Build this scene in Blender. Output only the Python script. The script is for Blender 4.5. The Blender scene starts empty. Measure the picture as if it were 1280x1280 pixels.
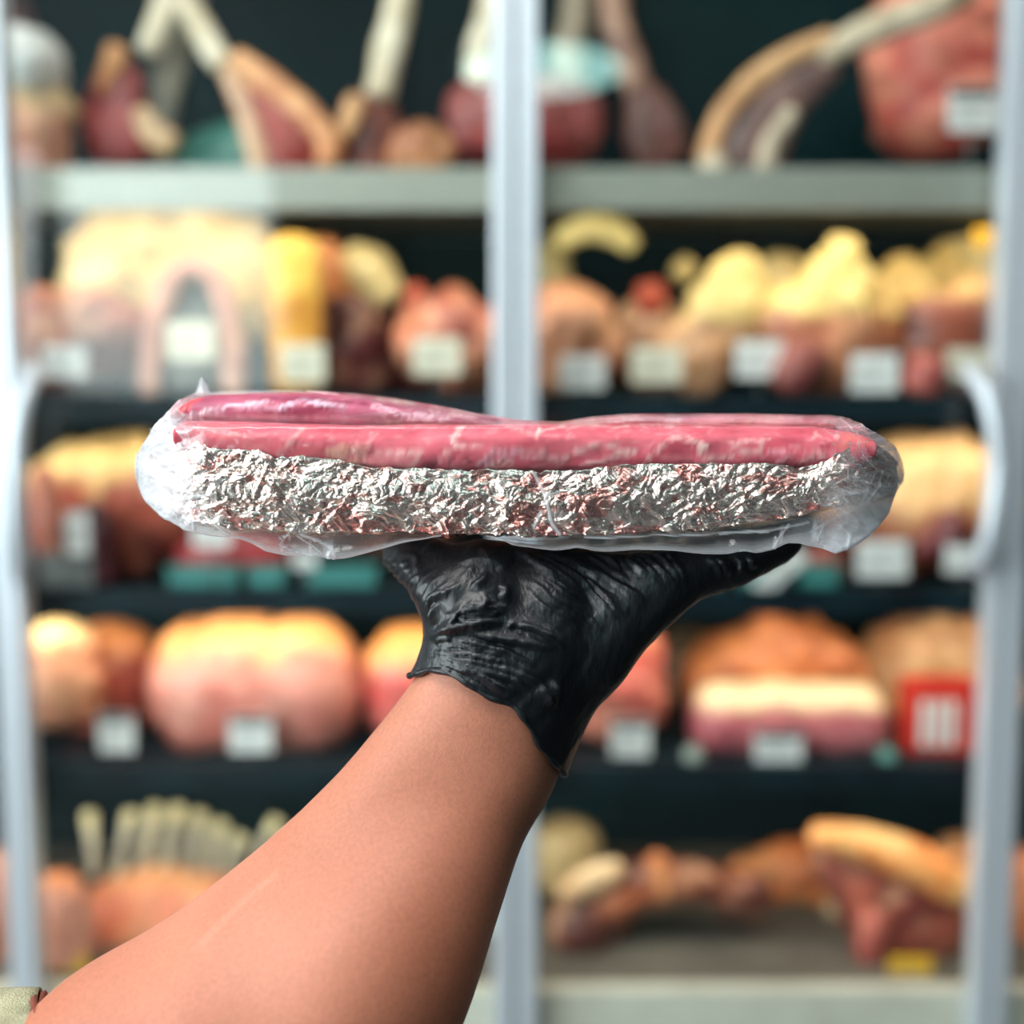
import bpy, bmesh, math, random
import numpy as np
from mathutils import Vector

# ============================================================ camera, light, exposure
F = 1280 * 38.6 / 36.0                      # focal length in pixels of a 1280 frame
PITCH = math.radians(5.1)
CAM = np.array([0.0, 0.0, 1.5])
SC = bpy.context.scene
COL = SC.collection
cam_d = bpy.data.cameras.new('camera')
cam = bpy.data.objects.new('camera', cam_d)
COL.objects.link(cam)
cam.location = CAM
cam.rotation_euler = (math.pi / 2 - PITCH, 0, 0)
cam_d.lens = 38.6
cam_d.sensor_width = 36
cam_d.clip_start = 0.02
cam_d.dof.use_dof = True
cam_d.dof.focus_distance = 0.394
cam_d.dof.aperture_fstop = 3.4
SC.camera = cam
SC.view_settings.view_transform = 'Standard'
SC.view_settings.look = 'None'
SC.view_settings.exposure = -0.02
SC.view_settings.gamma = 1.0
SC.view_settings.use_curve_mapping = False
SC.cycles.use_denoising = True
SC.cycles.max_bounces = 10
SC.cycles.transparent_max_bounces = 24
SC.cycles.sample_clamp_indirect = 6

world = bpy.data.worlds.new('daylight')
SC.world = world
world.use_nodes = True
wb = world.node_tree.nodes['Background']
wb.inputs[0].default_value = (0.80, 0.95, 0.94, 1)
wb.inputs[1].default_value = 5.0

def area(name, loc, target, sx, sy, power, color, shape='RECTANGLE', spread=180):
    d = bpy.data.lights.new(name, 'AREA')
    d.shape = shape
    d.size = sx
    d.size_y = sy
    d.energy = power
    d.color = color
    d.spread = math.radians(spread)
    o = bpy.data.objects.new(name, d)
    COL.objects.link(o)
    o.location = loc
    dv = Vector(target) - Vector(loc)
    o.rotation_euler = dv.to_track_quat('-Z', 'Y').to_euler()
    return o

# daylight coming in through the shop window on the left and the ceiling panels
area('window_daylight', (-2.45, -0.6, 1.75), (0.0, 0.1, 1.45), 2.6, 1.7, 64, (0.90, 0.96, 1.0))
area('ceiling_panel_light', (-0.70, -0.10, 2.94), (-0.70, -0.10, 0), 1.15, 1.15, 42, (1.0, 0.98, 0.95))
area('ceiling_panel_light', (0.9, 0.55, 2.94), (0.9, 0.55, 0), 1.15, 0.55, 11, (0.95, 0.99, 1.0))
area('ceiling_panel_light', (-0.9, 0.75, 2.94), (-0.9, 0.75, 0), 1.15, 0.35, 10, (0.95, 0.99, 1.0))

# ============================================================ maths helpers
UP = np.array([0, math.sin(PITCH), math.cos(PITCH)])
FW = np.array([0, math.cos(PITCH), -math.sin(PITCH)])

def at(px, py, Y):
    """world point at depth Y (along the room) on the line through a pixel"""
    d = FW + np.array([(px - 640) / F, 0, 0]) + UP * ((640 - py) / F)
    return CAM + d * (Y / d[1])

def atv(px, py, Y):
    px, py, Y = np.broadcast_arrays(np.asarray(px, float), np.asarray(py, float), np.asarray(Y, float))
    u = (px - 640) / F
    v = (640 - py) / F
    dy = FW[1] + UP[1] * v
    dz = FW[2] + UP[2] * v
    t = Y / dy
    return np.stack([u * t, Y, CAM[2] + dz * t], -1)

def proj(V):
    P = V - CAM
    d = P @ FW
    return 640 + F * P[:, 0] / d, 640 - F * (P @ UP) / d

def hsh(ix, iy, iz, seed):
    n = (ix * 374761393 + iy * 668265263 + iz * 2147483647 + seed * 974634777).astype(np.int64)
    n = (n ^ (n >> 13)) * 1274126177
    n = n & 0x7fffffff
    n = (n ^ (n >> 16))
    return (n & 0xffff) / 65535.0

def vnoise(P, seed=0):
    """value noise in [-1, 1], P (n,3)"""
    Pf = np.floor(P)
    I = Pf.astype(np.int64)
    f = P - Pf
    f = f * f * (3 - 2 * f)
    out = np.zeros(len(P))
    for dx in (0, 1):
        wx = f[:, 0] if dx else 1 - f[:, 0]
        for dy in (0, 1):
            wy = f[:, 1] if dy else 1 - f[:, 1]
            for dz in (0, 1):
                wz = f[:, 2] if dz else 1 - f[:, 2]
                out += wx * wy * wz * hsh(I[:, 0] + dx, I[:, 1] + dy, I[:, 2] + dz, seed)
    return out * 2 - 1

def fbm(P, octv=3, seed=0):
    a, s, t = 1.0, 0.0, 0.0
    for k in range(octv):
        s = s + a * vnoise(P * (2 ** k), seed + k * 17)
        t += a
        a *= 0.5
    return s / t

def F1(u, v, seed=0):
    """distance to the nearest and second nearest point of a jittered lattice"""
    iu = np.floor(u).astype(np.int64)
    iv = np.floor(v).astype(np.int64)
    b1 = np.full(u.shape, 9.0)
    b2 = np.full(u.shape, 9.0)
    for a in (-1, 0, 1):
        for b in (-1, 0, 1):
            cx = iu + a + hsh(iu + a, iv + b, iu * 0, seed)
            cy = iv + b + hsh(iu + a, iv + b, iu * 0 + 1, seed + 5)
            d = np.hypot(u - cx, v - cy)
            b2 = np.minimum(b2, np.maximum(b1, d))
            b1 = np.minimum(b1, d)
    return b1, b2

def lin(c):
    c = np.asarray(c, float) / 255.0
    return np.where(c <= 0.04045, c / 12.92, ((c + 0.055) / 1.055) ** 2.4)

def polyd(x, y, pts):
    """distance in pixels from points to a polyline"""
    best = np.full(x.shape, 1e9)
    for (x0, y0), (x1, y1) in zip(pts[:-1], pts[1:]):
        dx, dy = x1 - x0, y1 - y0
        t = np.clip(((x - x0) * dx + (y - y0) * dy) / max(dx * dx + dy * dy, 1e-9), 0, 1)
        best = np.minimum(best, np.hypot(x - x0 - t * dx, y - y0 - t * dy))
    return best

def interp(x, pts):
    return np.interp(x, [p[0] for p in pts], [p[1] for p in pts])

def smooth_poly(pts, n=6):
    """Catmull-Rom through rows of numbers"""
    P = np.array(pts, float)
    if len(P) < 3:
        t = np.linspace(0, 1, n + 1)[:, None]
        return P[0] * (1 - t) + P[-1] * t
    Q = np.vstack([2 * P[0] - P[1], P, 2 * P[-1] - P[-2]])
    out = []
    for i in range(1, len(Q) - 2):
        for k in range(n):
            t = k / n
            out.append(0.5 * ((2 * Q[i]) + (-Q[i - 1] + Q[i + 1]) * t + (2 * Q[i - 1] - 5 * Q[i] + 4 * Q[i + 1] - Q[i + 2]) * t * t
                              + (-Q[i - 1] + 3 * Q[i] - 3 * Q[i + 1] + Q[i + 2]) * t ** 3))
    out.append(P[-1])
    return np.array(out)

# ============================================================ object helpers
def tag(o, label=None, cat=None, group=None, kind=None):
    if label: o['label'] = label
    if cat: o['category'] = cat
    if group: o['group'] = group
    if kind: o['kind'] = kind
    return o

def mesh_obj(name, V, faces, mat, parent=None, origin=None, col=None, smooth=True):
    V = np.asarray(V, float)
    if origin is None:
        origin = np.array(parent['_o']) if parent is not None and '_o' in parent else np.zeros(3)
    me = bpy.data.meshes.new(name)
    me.from_pydata((V - origin).tolist(), [], [tuple(int(i) for i in f) for f in faces])
    me.materials.append(mat)
    if smooth:
        me.polygons.foreach_set('use_smooth', [True] * len(me.polygons))
    if col is not None:
        ca = me.color_attributes.new('Col', 'FLOAT_COLOR', 'POINT')
        c4 = np.ones((len(V), 4))
        c4[:, :col.shape[1]] = col
        ca.data.foreach_set('color', c4.ravel())
    me.update()
    o = bpy.data.objects.new(name, me)
    COL.objects.link(o)
    if parent is not None:
        o.parent = parent
        if '_o' in parent: o['_o'] = list(parent['_o'])
    else:
        o.location = origin
        o['_o'] = [float(a) for a in origin]
    return o

def empty(name, loc):
    o = bpy.data.objects.new(name, None)
    o.empty_display_size = 0.02
    COL.objects.link(o)
    o.location = loc
    o['_o'] = [float(a) for a in loc]
    return o

def box_vf(x0, x1, y0, y1, z0, z1, bev=0.0):
    bm = bmesh.new()
    bmesh.ops.create_cube(bm, size=1)
    for v in bm.verts:
        v.co = Vector(((x0 + x1) / 2 + v.co.x * (x1 - x0), (y0 + y1) / 2 + v.co.y * (y1 - y0), (z0 + z1) / 2 + v.co.z * (z1 - z0)))
    if bev > 0:
        bmesh.ops.bevel(bm, geom=bm.edges[:], offset=bev, segments=2, affect='EDGES', profile=0.6)
    bm.verts.ensure_lookup_table()
    V = np.array([v.co[:] for v in bm.verts])
    Fc = [[v.index for v in f.verts] for f in bm.faces]
    bm.free()
    return V, Fc

def box(name, x0, x1, y0, y1, z0, z1, mat, parent=None, bev=0.0):
    V, Fc = box_vf(x0, x1, y0, y1, z0, z1, bev)
    o = None if parent is not None else np.array([(x0 + x1) / 2, (y0 + y1) / 2, z0])
    return mesh_obj(name, V, Fc, mat, parent, o, smooth=False)

def merge(parts):
    Vs, Fs, n = [], [], 0
    for V, Fc in parts:
        Vs.append(V)
        Fs += [[i + n for i in f] for f in Fc]
        n += len(V)
    return np.vstack(Vs), Fs

def grid_faces(nu, nv, close_v=True, caps=True, off=0):
    fs = []
    m = nv if close_v else nv - 1
    for i in range(nu - 1):
        for j in range(m):
            j2 = (j + 1) % nv
            fs.append([off + i * nv + j, off + i * nv + j2, off + (i + 1) * nv + j2, off + (i + 1) * nv + j])
    if caps and close_v:
        fs.append([off + j for j in range(nv)][::-1])
        fs.append([off + (nu - 1) * nv + j for j in range(nv)])
    return fs

def tube(P, R, nv=10):
    """round tube along 3-D points"""
    P = np.array(P, float)
    R = np.broadcast_to(np.asarray(R, float), (len(P),))
    T = np.gradient(P, axis=0)
    T /= np.linalg.norm(T, axis=1)[:, None] + 1e-12
    ref = np.array([0, 1, 0.01])
    if abs(T[0] @ ref) > 0.9: ref = np.array([0, 0, 1.0])
    V = []
    for p, t, r in zip(P, T, R):
        a = np.cross(t, ref); a /= np.linalg.norm(a) + 1e-12
        b = np.cross(t, a)
        ref = np.cross(a, t)
        for j in range(nv):
            an = 2 * math.pi * j / nv
            V.append(p + r * (math.cos(an) * a + math.sin(an) * b))
    return np.array(V), grid_faces(len(P), nv)

# ============================================================ materials
MATS = {}
def new_mat(name):
    m = bpy.data.materials.new(name)
    m.use_nodes = True
    MATS[name] = m
    return m, m.node_tree, m.node_tree.nodes['Principled BSDF']

def setp(b, **kw):
    for k, v in kw.items():
        k = k.replace('_', ' ')
        for i in b.inputs:
            if i.name.lower() == k.lower():
                i.default_value = v
                break

def noise_mat(name, c1, c2, scale=30, rough=0.5, metal=0.0, bump=0.0, bscale=None, spec=0.5, stretch=None, coat=0.0):
    m, nt, b = new_mat(name)
    tc = nt.nodes.new('ShaderNodeTexCoord')
    mp = nt.nodes.new('ShaderNodeMapping')
    if stretch: mp.inputs['Scale'].default_value = stretch
    nt.links.new(tc.outputs['Object'], mp.inputs[0])
    n = nt.nodes.new('ShaderNodeTexNoise')
    n.inputs['Scale'].default_value = scale
    n.inputs['Detail'].default_value = 4
    nt.links.new(mp.outputs[0], n.inputs['Vector'])
    r = nt.nodes.new('ShaderNodeValToRGB')
    r.color_ramp.elements[0].position = 0.35
    r.color_ramp.elements[1].position = 0.65
    r.color_ramp.elements[0].color = (*lin(c1), 1)
    r.color_ramp.elements[1].color = (*lin(c2), 1)
    nt.links.new(n.outputs['Fac'], r.inputs[0])
    nt.links.new(r.outputs[0], b.inputs['Base Color'])
    setp(b, Roughness=rough, Metallic=metal, Specular_IOR_Level=spec, Coat_Weight=coat)
    if bump:
        n2 = nt.nodes.new('ShaderNodeTexNoise')
        n2.inputs['Scale'].default_value = bscale or scale * 3
        nt.links.new(mp.outputs[0], n2.inputs['Vector'])
        bp = nt.nodes.new('ShaderNodeBump')
        bp.inputs['Strength'].default_value = bump
        bp.inputs['Distance'].default_value = 0.002
        nt.links.new(n2.outputs['Fac'], bp.inputs['Height'])
        nt.links.new(bp.outputs[0], b.inputs['Normal'])
    return m

def attr_mat(name, rough=0.4, var=0.25, scale=60, bump=0.3, bscale=150, sss=0.0, sssr=(1, .3, .2), coat=0.0, spec=0.5, dist=0.001, metal=0.0, rlo=None):
    """colour from the painted attribute, times a fine procedural mottling"""
    m, nt, b = new_mat(name)
    at_ = nt.nodes.new('ShaderNodeAttribute')
    at_.attribute_name = 'Col'
    tc = nt.nodes.new('ShaderNodeTexCoord')
    n = nt.nodes.new('ShaderNodeTexNoise')
    n.inputs['Scale'].default_value = scale
    n.inputs['Detail'].default_value = 5
    nt.links.new(tc.outputs['Object'], n.inputs['Vector'])
    mr = nt.nodes.new('ShaderNodeMapRange')
    mr.inputs['From Min'].default_value = 0.3
    mr.inputs['From Max'].default_value = 0.7
    mr.inputs['To Min'].default_value = 1 - var
    mr.inputs['To Max'].default_value = 1 + var
    nt.links.new(n.outputs['Fac'], mr.inputs['Value'])
    mx = nt.nodes.new('ShaderNodeVectorMath')
    mx.operation = 'SCALE'
    nt.links.new(at_.outputs['Color'], mx.inputs[0])
    nt.links.new(mr.outputs[0], mx.inputs['Scale'])
    nt.links.new(mx.outputs[0], b.inputs['Base Color'])
    setp(b, Roughness=rough, Coat_Weight=coat, Specular_IOR_Level=spec, Metallic=metal)
    if sss:
        setp(b, Subsurface_Weight=sss, Subsurface_Radius=sssr, Subsurface_Scale=0.004)
    if bump:
        n2 = nt.nodes.new('ShaderNodeTexNoise')
        n2.inputs['Scale'].default_value = bscale
        n2.inputs['Detail'].default_value = 3
        nt.links.new(tc.outputs['Object'], n2.inputs['Vector'])
        bp = nt.nodes.new('ShaderNodeBump')
        bp.inputs['Strength'].default_value = bump
        bp.inputs['Distance'].default_value = dist
        nt.links.new(n2.outputs['Fac'], bp.inputs['Height'])
        nt.links.new(bp.outputs[0], b.inputs['Normal'])
    return m

M_meat = attr_mat('raw_meat', rough=0.38, var=0.22, scale=45, bump=0.5, bscale=90, dist=0.002)
M_loin = attr_mat('wet_loin', rough=0.5, var=0.10, scale=220, bump=0.25, bscale=700, dist=0.0004, sss=0.12, spec=0.3)
M_alu = noise_mat('brushed_aluminium', (196, 206, 214), (214, 222, 230), 40, 0.38, 0.35, stretch=(30, 30, 1))
M_steel = noise_mat('stainless_shelf', (150, 154, 144), (168, 172, 160), 25, 0.42, 0.3, stretch=(1, 20, 20))
M_sill = noise_mat('beige_sill', (206, 204, 190), (218, 216, 202), 20, 0.5)
M_liner = noise_mat('dark_green_liner', (2, 26, 34), (6, 44, 50), 3, 0.6, spec=0.15)
M_tray = noise_mat('black_tray', (5, 20, 28), (12, 36, 44), 12, 0.5, spec=0.25)
M_stone = noise_mat('grey_brown_deck', (92, 88, 80), (112, 108, 98), 12, 0.6)
M_teal = noise_mat('teal_plastic', (60, 128, 124), (84, 150, 146), 12, 0.4)
M_card = noise_mat('white_card', (226, 228, 226), (240, 240, 236), 40, 0.6)
M_cream = noise_mat('cream_card', (226, 220, 196), (238, 232, 210), 40, 0.6)
M_dark = noise_mat('printed_dark_ink', (36, 46, 54), (52, 60, 66), 60, 0.6)
M_grey = noise_mat('printed_grey_ink', (120, 124, 124), (140, 144, 144), 60, 0.6)
M_red = noise_mat('red_board', (196, 40, 34), (214, 58, 44), 40, 0.5)
M_yel = noise_mat('yellow_sticker', (236, 176, 24), (246, 192, 40), 40, 0.5)
M_floor = noise_mat('grey_floor', (62, 62, 62), (78, 78, 76), 6, 0.5)
M_dwall = noise_mat('dark_wall', (12, 16, 18), (22, 26, 28), 5, 0.7)
M_wall = noise_mat('light_wall', (196, 196, 190), (206, 206, 200), 5, 0.8)
M_ceil = noise_mat('dark_grey_ceiling', (74, 78, 78), (84, 88, 88), 5, 0.85)  # unseen ceiling, kept dark grey so the door glass mirrors less of it
M_pin = noise_mat('clear_pin', (120, 124, 124), (150, 154, 154), 40, 0.3)

def emit_mat(name, c, s):
    m, nt, b = new_mat(name)
    setp(b, Emission_Color=(*c, 1), Emission_Strength=s, Base_Color=(*c, 1))
    return m

# thin door glass: mostly clear, with a mirror sheen that grows at grazing angles
def glass_mat(name, tint, f0):
    m, nt, b = new_mat(name)
    nt.nodes.remove(b)
    out = nt.nodes['Material Output']
    tr = nt.nodes.new('ShaderNodeBsdfTransparent')
    tr.inputs[0].default_value = (*tint, 1)
    gl = nt.nodes.new('ShaderNodeBsdfGlossy')
    gl.inputs['Roughness'].default_value = 0.0
    gl.inputs['Color'].default_value = (1, 1, 1, 1)
    lw = nt.nodes.new('ShaderNodeLayerWeight')
    p = nt.nodes.new('ShaderNodeMath'); p.operation = 'POWER'
    lw.inputs['Blend'].default_value = 0.5
    nt.links.new(lw.outputs['Facing'], p.inputs[0]); p.inputs[1].default_value = 5
    a = nt.nodes.new('ShaderNodeMath'); a.operation = 'MULTIPLY_ADD'
    nt.links.new(p.outputs[0], a.inputs[0]); a.inputs[1].default_value = 1 - f0; a.inputs[2].default_value = f0
    mx = nt.nodes.new('ShaderNodeMixShader')
    nt.links.new(a.outputs[0], mx.inputs[0])
    nt.links.new(tr.outputs[0], mx.inputs[1])
    nt.links.new(gl.outputs[0], mx.inputs[2])
    nt.links.new(mx.outputs[0], out.inputs[0])
    return m
M_glass = glass_mat('door_glass', (0.97, 0.985, 0.98), 0.032)

# vacuum bag film: clear, glossy, milky where it is folded (amount painted in Col.r)
def film_mat(name):
    m, nt, b = new_mat(name)
    nt.nodes.remove(b)
    out = nt.nodes['Material Output']
    tc = nt.nodes.new('ShaderNodeTexCoord')
    n2 = nt.nodes.new('ShaderNodeTexNoise')
    n2.inputs['Scale'].default_value = 260
    n2.inputs['Detail'].default_value = 3
    nt.links.new(tc.outputs['Object'], n2.inputs['Vector'])
    bp = nt.nodes.new('ShaderNodeBump')
    bp.inputs['Strength'].default_value = 0.35
    bp.inputs['Distance'].default_value = 0.0006
    nt.links.new(n2.outputs['Fac'], bp.inputs['Height'])
    tr = nt.nodes.new('ShaderNodeBsdfTransparent')
    gl = nt.nodes.new('ShaderNodeBsdfGlossy')
    gl.inputs['Roughness'].default_value = 0.12
    nt.links.new(bp.outputs[0], gl.inputs['Normal'])
    df = nt.nodes.new('ShaderNodeBsdfDiffuse')
    df.inputs['Color'].default_value = (0.86, 0.89, 0.95, 1)
    tl = nt.nodes.new('ShaderNodeBsdfTranslucent')
    tl.inputs['Color'].default_value = (0.84, 0.88, 0.96, 1)
    dm = nt.nodes.new('ShaderNodeMixShader'); dm.inputs[0].default_value = 0.4
    nt.links.new(df.outputs[0], dm.inputs[1]); nt.links.new(tl.outputs[0], dm.inputs[2])
    at_ = nt.nodes.new('ShaderNodeAttribute'); at_.attribute_name = 'Col'
    sp = nt.nodes.new('ShaderNodeSeparateColor')
    nt.links.new(at_.outputs['Color'], sp.inputs[0])
    m1 = nt.nodes.new('ShaderNodeMixShader')
    nt.links.new(sp.outputs[0], m1.inputs[0])
    nt.links.new(tr.outputs[0], m1.inputs[1]); nt.links.new(dm.outputs[0], m1.inputs[2])
    lw = nt.nodes.new('ShaderNodeLayerWeight'); lw.inputs['Blend'].default_value = 0.5
    nt.links.new(bp.outputs[0], lw.inputs['Normal'])
    p = nt.nodes.new('ShaderNodeMath'); p.operation = 'POWER'
    nt.links.new(lw.outputs['Facing'], p.inputs[0]); p.inputs[1].default_value = 4
    a = nt.nodes.new('ShaderNodeMath'); a.operation = 'MULTIPLY_ADD'; a.use_clamp = True
    nt.links.new(p.outputs[0], a.inputs[0]); a.inputs[1].default_value = 0.55; a.inputs[2].default_value = 0.05
    m2 = nt.nodes.new('ShaderNodeMixShader')
    nt.links.new(a.outputs[0], m2.inputs[0])
    nt.links.new(m1.outputs[0], m2.inputs[1]); nt.links.new(gl.outputs[0], m2.inputs[2])
    nt.links.new(m2.outputs[0], out.inputs[0])
    return m
M_film = film_mat('vacuum_bag_film')

# ============================================================ the room
def wall_holes(name, label, plane, a0, a1, z0, z1, hole, d0, d1, mat):
    """a wall (plane 'x' or 'y') built of four blocks round one window opening, one mesh"""
    h0, h1, g0, g1 = hole
    rects = [(a0, h0, z0, z1), (h1, a1, z0, z1), (h0, h1, z0, g0), (h0, h1, g1, z1)]
    parts = []
    for r in rects:
        if plane == 'y':
            parts.append(box_vf(r[0], r[1], d0, d1, r[2], r[3]))
        else:
            parts.append(box_vf(d0, d1, r[0], r[1], r[2], r[3]))
    V, Fc = merge(parts)
    o = mesh_obj(name, V, Fc, mat, None, np.zeros(3), smooth=False)
    return tag(o, label, None, None, 'structure')

tag(box('floor', -3, 3, -3.6, 2.3, -0.1, 0, M_floor), 'grey shop floor below the glass meat fridge', kind='structure')
tag(box('ceiling', -3, 3, -3.6, 2.3, 3.0, 3.1, M_ceil), 'dark grey shop ceiling holding the lamps', kind='structure')
tag(box('wall_right', 2.6, 2.75, -3.6, 2.3, 0, 3.0, M_dwall), 'plain dark wall at the right of the shop', kind='structure')
tag(box('wall_far', -3, 3, 2.15, 2.3, 0, 3.0, M_dwall), 'dark wall behind the meat fridge', kind='structure')
wall_holes('wall_left', 'pale wall with the wide shop window', 'x', -3.6, 2.3, 0, 3.0, (-2.0, 0.8, 0.85, 2.65), -2.75, -2.6, M_wall)
wall_holes('wall_back', 'dark wall behind the photographer with a tall window', 'y', -3, 3, 0, 3.0, (-2.58, -1.30, 1.58, 2.92), -3.45, -3.3, M_dwall)
def window_frame(name, label, plane, h, d0, d1):
    h0, h1, g0, g1 = h
    t = 0.05
    ps = []
    for r in [(h0, h0 + t, g0, g1), (h1 - t, h1, g0, g1), (h0, h1, g0, g0 + t), (h0, h1, g1 - t, g1)]:
        ps.append(box_vf(r[0], r[1], d0, d1, r[2], r[3]) if plane == 'y' else box_vf(d0, d1, r[0], r[1], r[2], r[3]))
    V, Fc = merge(ps)
    return tag(mesh_obj(name, V, Fc, M_alu, None, np.zeros(3), smooth=False), label, None, None, 'structure')
window_frame('window_1', 'aluminium frame of the wide side window', 'x', (-2.0, 0.8, 0.85, 2.65), -2.7, -2.64)
window_frame('window_2', 'aluminium frame of the tall rear window', 'y', (-2.58, -1.30, 1.58, 2.92), -3.40, -3.34)

M_lamp = emit_mat('lamp_diffuser', (0.55, 1.0, 0.92), 9.0)
def disc_lamp(x, y, r):
    root = empty('ceiling_lamp', (x, y, 3.0))
    tag(root, 'round flat cyan-white ceiling lamp mirrored in the upper glass', 'lamp')
    n = 40
    for nm, rr, z0, z1, m in (('lamp_rim', r + 0.03, 2.93, 3.0, M_alu), ('lamp_shade', r, 2.915, 2.93, M_lamp)):
        V = [[x + rr * math.cos(2 * math.pi * k / n), y + rr * math.sin(2 * math.pi * k / n), z] for z in (z0, z1) for k in range(n)]
        mesh_obj(nm, V, grid_faces(2, n), m, root, smooth=False)
disc_lamp(0.13, -1.80, 0.32)
for (x, y, sx, sy, w) in ((-0.70, -0.10, 1.15, 1.15, 'square ceiling light panel above the held package'),
                          (0.9, 0.55, 1.15, 0.55, 'oblong ceiling light panel before the right fridge door'),
                          (-0.9, 0.75, 1.15, 0.35, 'narrow ceiling light panel before the left fridge door')):
    r = empty('ceiling_panel', (x, y, 3.0))
    tag(r, w, 'ceiling light')
    ps = [box_vf(x - sx / 2 - .04, x + sx / 2 + .04, y - sy / 2 - .04, y - sy / 2, 2.93, 3.0), box_vf(x - sx / 2 - .04, x + sx / 2 + .04, y + sy / 2, y + sy / 2 + .04, 2.93, 3.0),
          box_vf(x - sx / 2 - .04, x - sx / 2, y - sy / 2, y + sy / 2, 2.93, 3.0), box_vf(x + sx / 2, x + sx / 2 + .04, y - sy / 2, y + sy / 2, 2.93, 3.0)]
    V, Fc = merge(ps)
    mesh_obj('panel_frame', V, Fc, M_alu, r, smooth=False)

# ============================================================ the fridge
YG = 1.46                    # door plane
YF, YB = 1.51, 2.02          # shelf front and back
XL, XR = -1.25, 1.25
def zpx(py, Y): return float(at(640, py, Y)[2])
SHELF = {1: zpx(216, YF), 2: zpx(497, YF), 3: zpx(737, YF), 4: zpx(956, YF), 5: zpx(1240, YF - 0.03)}
fr = empty('display_fridge', (0, YF, 0))
tag(fr, 'tall dark-lined meat display fridge with aluminium glass doors', 'fridge')
box('back_panel', XL, XR, YB, YB + 0.05, 0.1, 2.45, M_liner, fr)
box('side_panel', XL - 0.05, XL, YG + 0.04, YB + 0.05, 0.1, 2.45, M_liner, fr)
box('side_panel', XR, XR + 0.05, YG + 0.04, YB + 0.05, 0.1, 2.45, M_liner, fr)
box('top_panel', XL - 0.05, XR + 0.05, YG + 0.04, YB + 0.05, 2.45, 2.55, M_steel, fr)
box('base_panel', XL - 0.05, XR + 0.05, YG + 0.04, YB + 0.05, 0.0, 0.1, M_steel, fr)
for k in range(6):                       # upright shelf rails on the back liner
    x = -1.0 + k * 0.4
    box('shelf_rail', x - 0.012, x + 0.012, YB - 0.015, YB, 0.12, 2.4, M_liner, fr)
for r, z in SHELF.items():
    m = M_steel if r == 1 else (M_stone if r == 5 else M_tray)
    th = 0.010
    if r == 5: z = SHELF[5]
    s = box('shelf', XL, XR, YF, YB - 0.02, z - th, z, m, fr)
    if r == 1:
        box('shelf_edge', XL, XR, YF - 0.012, YF, zpx(262, YF - 0.012), z + 0.004, M_steel, s, 0.002)
    elif r == 5:
        box('shelf_edge', XL, XR, YF - 0.026, YF, z - 0.09, z, M_sill, s, 0.003)
    else:
        box('shelf_edge', XL, XR, YF - 0.012, YF, z - 0.034, z + 0.002, M_tray, s, 0.002)
# warm lamps under the shelves (real tubes with a light each)
M_tube = emit_mat('fridge_tube', (1.0, 0.86, 0.62), 2.0)
for r, p in ((0, 2.2), (1, 2.6), (2, 1.9), (3, 3.0), (4, 2.7)):
    z = SHELF[r] - 0.028 if r else 2.42
    y = YF + 0.012
    V, Fc = tube([[XL + 0.05, y, z + 0.012], [0, y, z + 0.012], [XR - 0.05, y, z + 0.012]], 0.006, 8)
    mesh_obj('lamp_tube', V, Fc, M_tube, fr)
    area('fridge_light', (0, y, z), (0, y + 0.22, z - 0.22), 2.3, 0.02, p, (1.0, 0.87, 0.66))

# doors (frames, glass, handles)
def door_x(px, py=640): return float(at(px, py, YG)[0])
ZB, ZT = 0.12, 2.42
def stile(name, x0, x1, parent, y0=YG - 0.015, y1=YG + 0.02):
    return box(name, x0, x1, y0, y1, ZB, ZT, M_alu, parent, 0.003)
def door(label, x0, x1, w=0.028, w2=0.028):
    d = empty('glass_door', ((x0 + x1) / 2, YG, ZB))
    tag(d, label, 'door')
    stile('stile', x0, x0 + w, d)
    stile('stile', x1 - w2, x1, d)
    box('bottom_rail', x0 + w, x1 - w2, YG - 0.015, YG + 0.02, ZB, ZB + 0.05, M_alu, d, 0.003)
    box('top_rail', x0 + w, x1 - w2, YG - 0.015, YG + 0.02, ZT - 0.05, ZT, M_alu, d, 0.003)
    box('glass_pane', x0 + w * 0.8, x1 - w2 * 0.8, YG, YG + 0.004, ZB + 0.05, ZT - 0.05, M_glass, d)
    return d
xa, xb = door_x(13.5), door_x(641.0)
xc, xd = door_x(647.0), door_x(1257)
d1 = door('left aluminium glass door beside the crown of rib bones', xa, xb, 0.0165, 0.0265)
d2 = door('right aluminium glass door over the roasts and loins', xc, xd, 0.0260, 0.0235)
xe = door_x(11.0)
door('partly seen glass door past the left handle', xe - 0.45, xe, 0.028, 0.0175)
xf = door_x(1259.5)
door('partly seen glass door past the right handle', xf, xf + 0.45, 0.0215, 0.028)
mesh_obj('door_seal', *box_vf(xb, xc, YG - 0.002, YG + 0.02, ZB, ZT), M_grey, d1, smooth=False)
mesh_obj('door_seal', *box_vf(xe, xa, YG + 0.004, YG + 0.02, ZB, ZT), M_dark, d1, smooth=False)
mesh_obj('door_seal', *box_vf(xd, xf, YG + 0.004, YG + 0.02, ZB, ZT), M_grey, d2, smooth=False)
def handle(parent, pts):
    P = np.array([at(a, b, c) for a, b, c in smooth_poly(pts, 8)])
    V, Fc = tube(P, 0.0115, 12)
    mesh_obj('door_handle', V, Fc, M_alu, parent)
handle(d1, [(40, 462, 1.452), (40, 470, 1.435), (33, 490, 1.41), (25, 525, 1.40), (21, 570, 1.40), (19, 620, 1.40), (20, 670, 1.405), (24, 710, 1.42), (26, 722, 1.45)])
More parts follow.
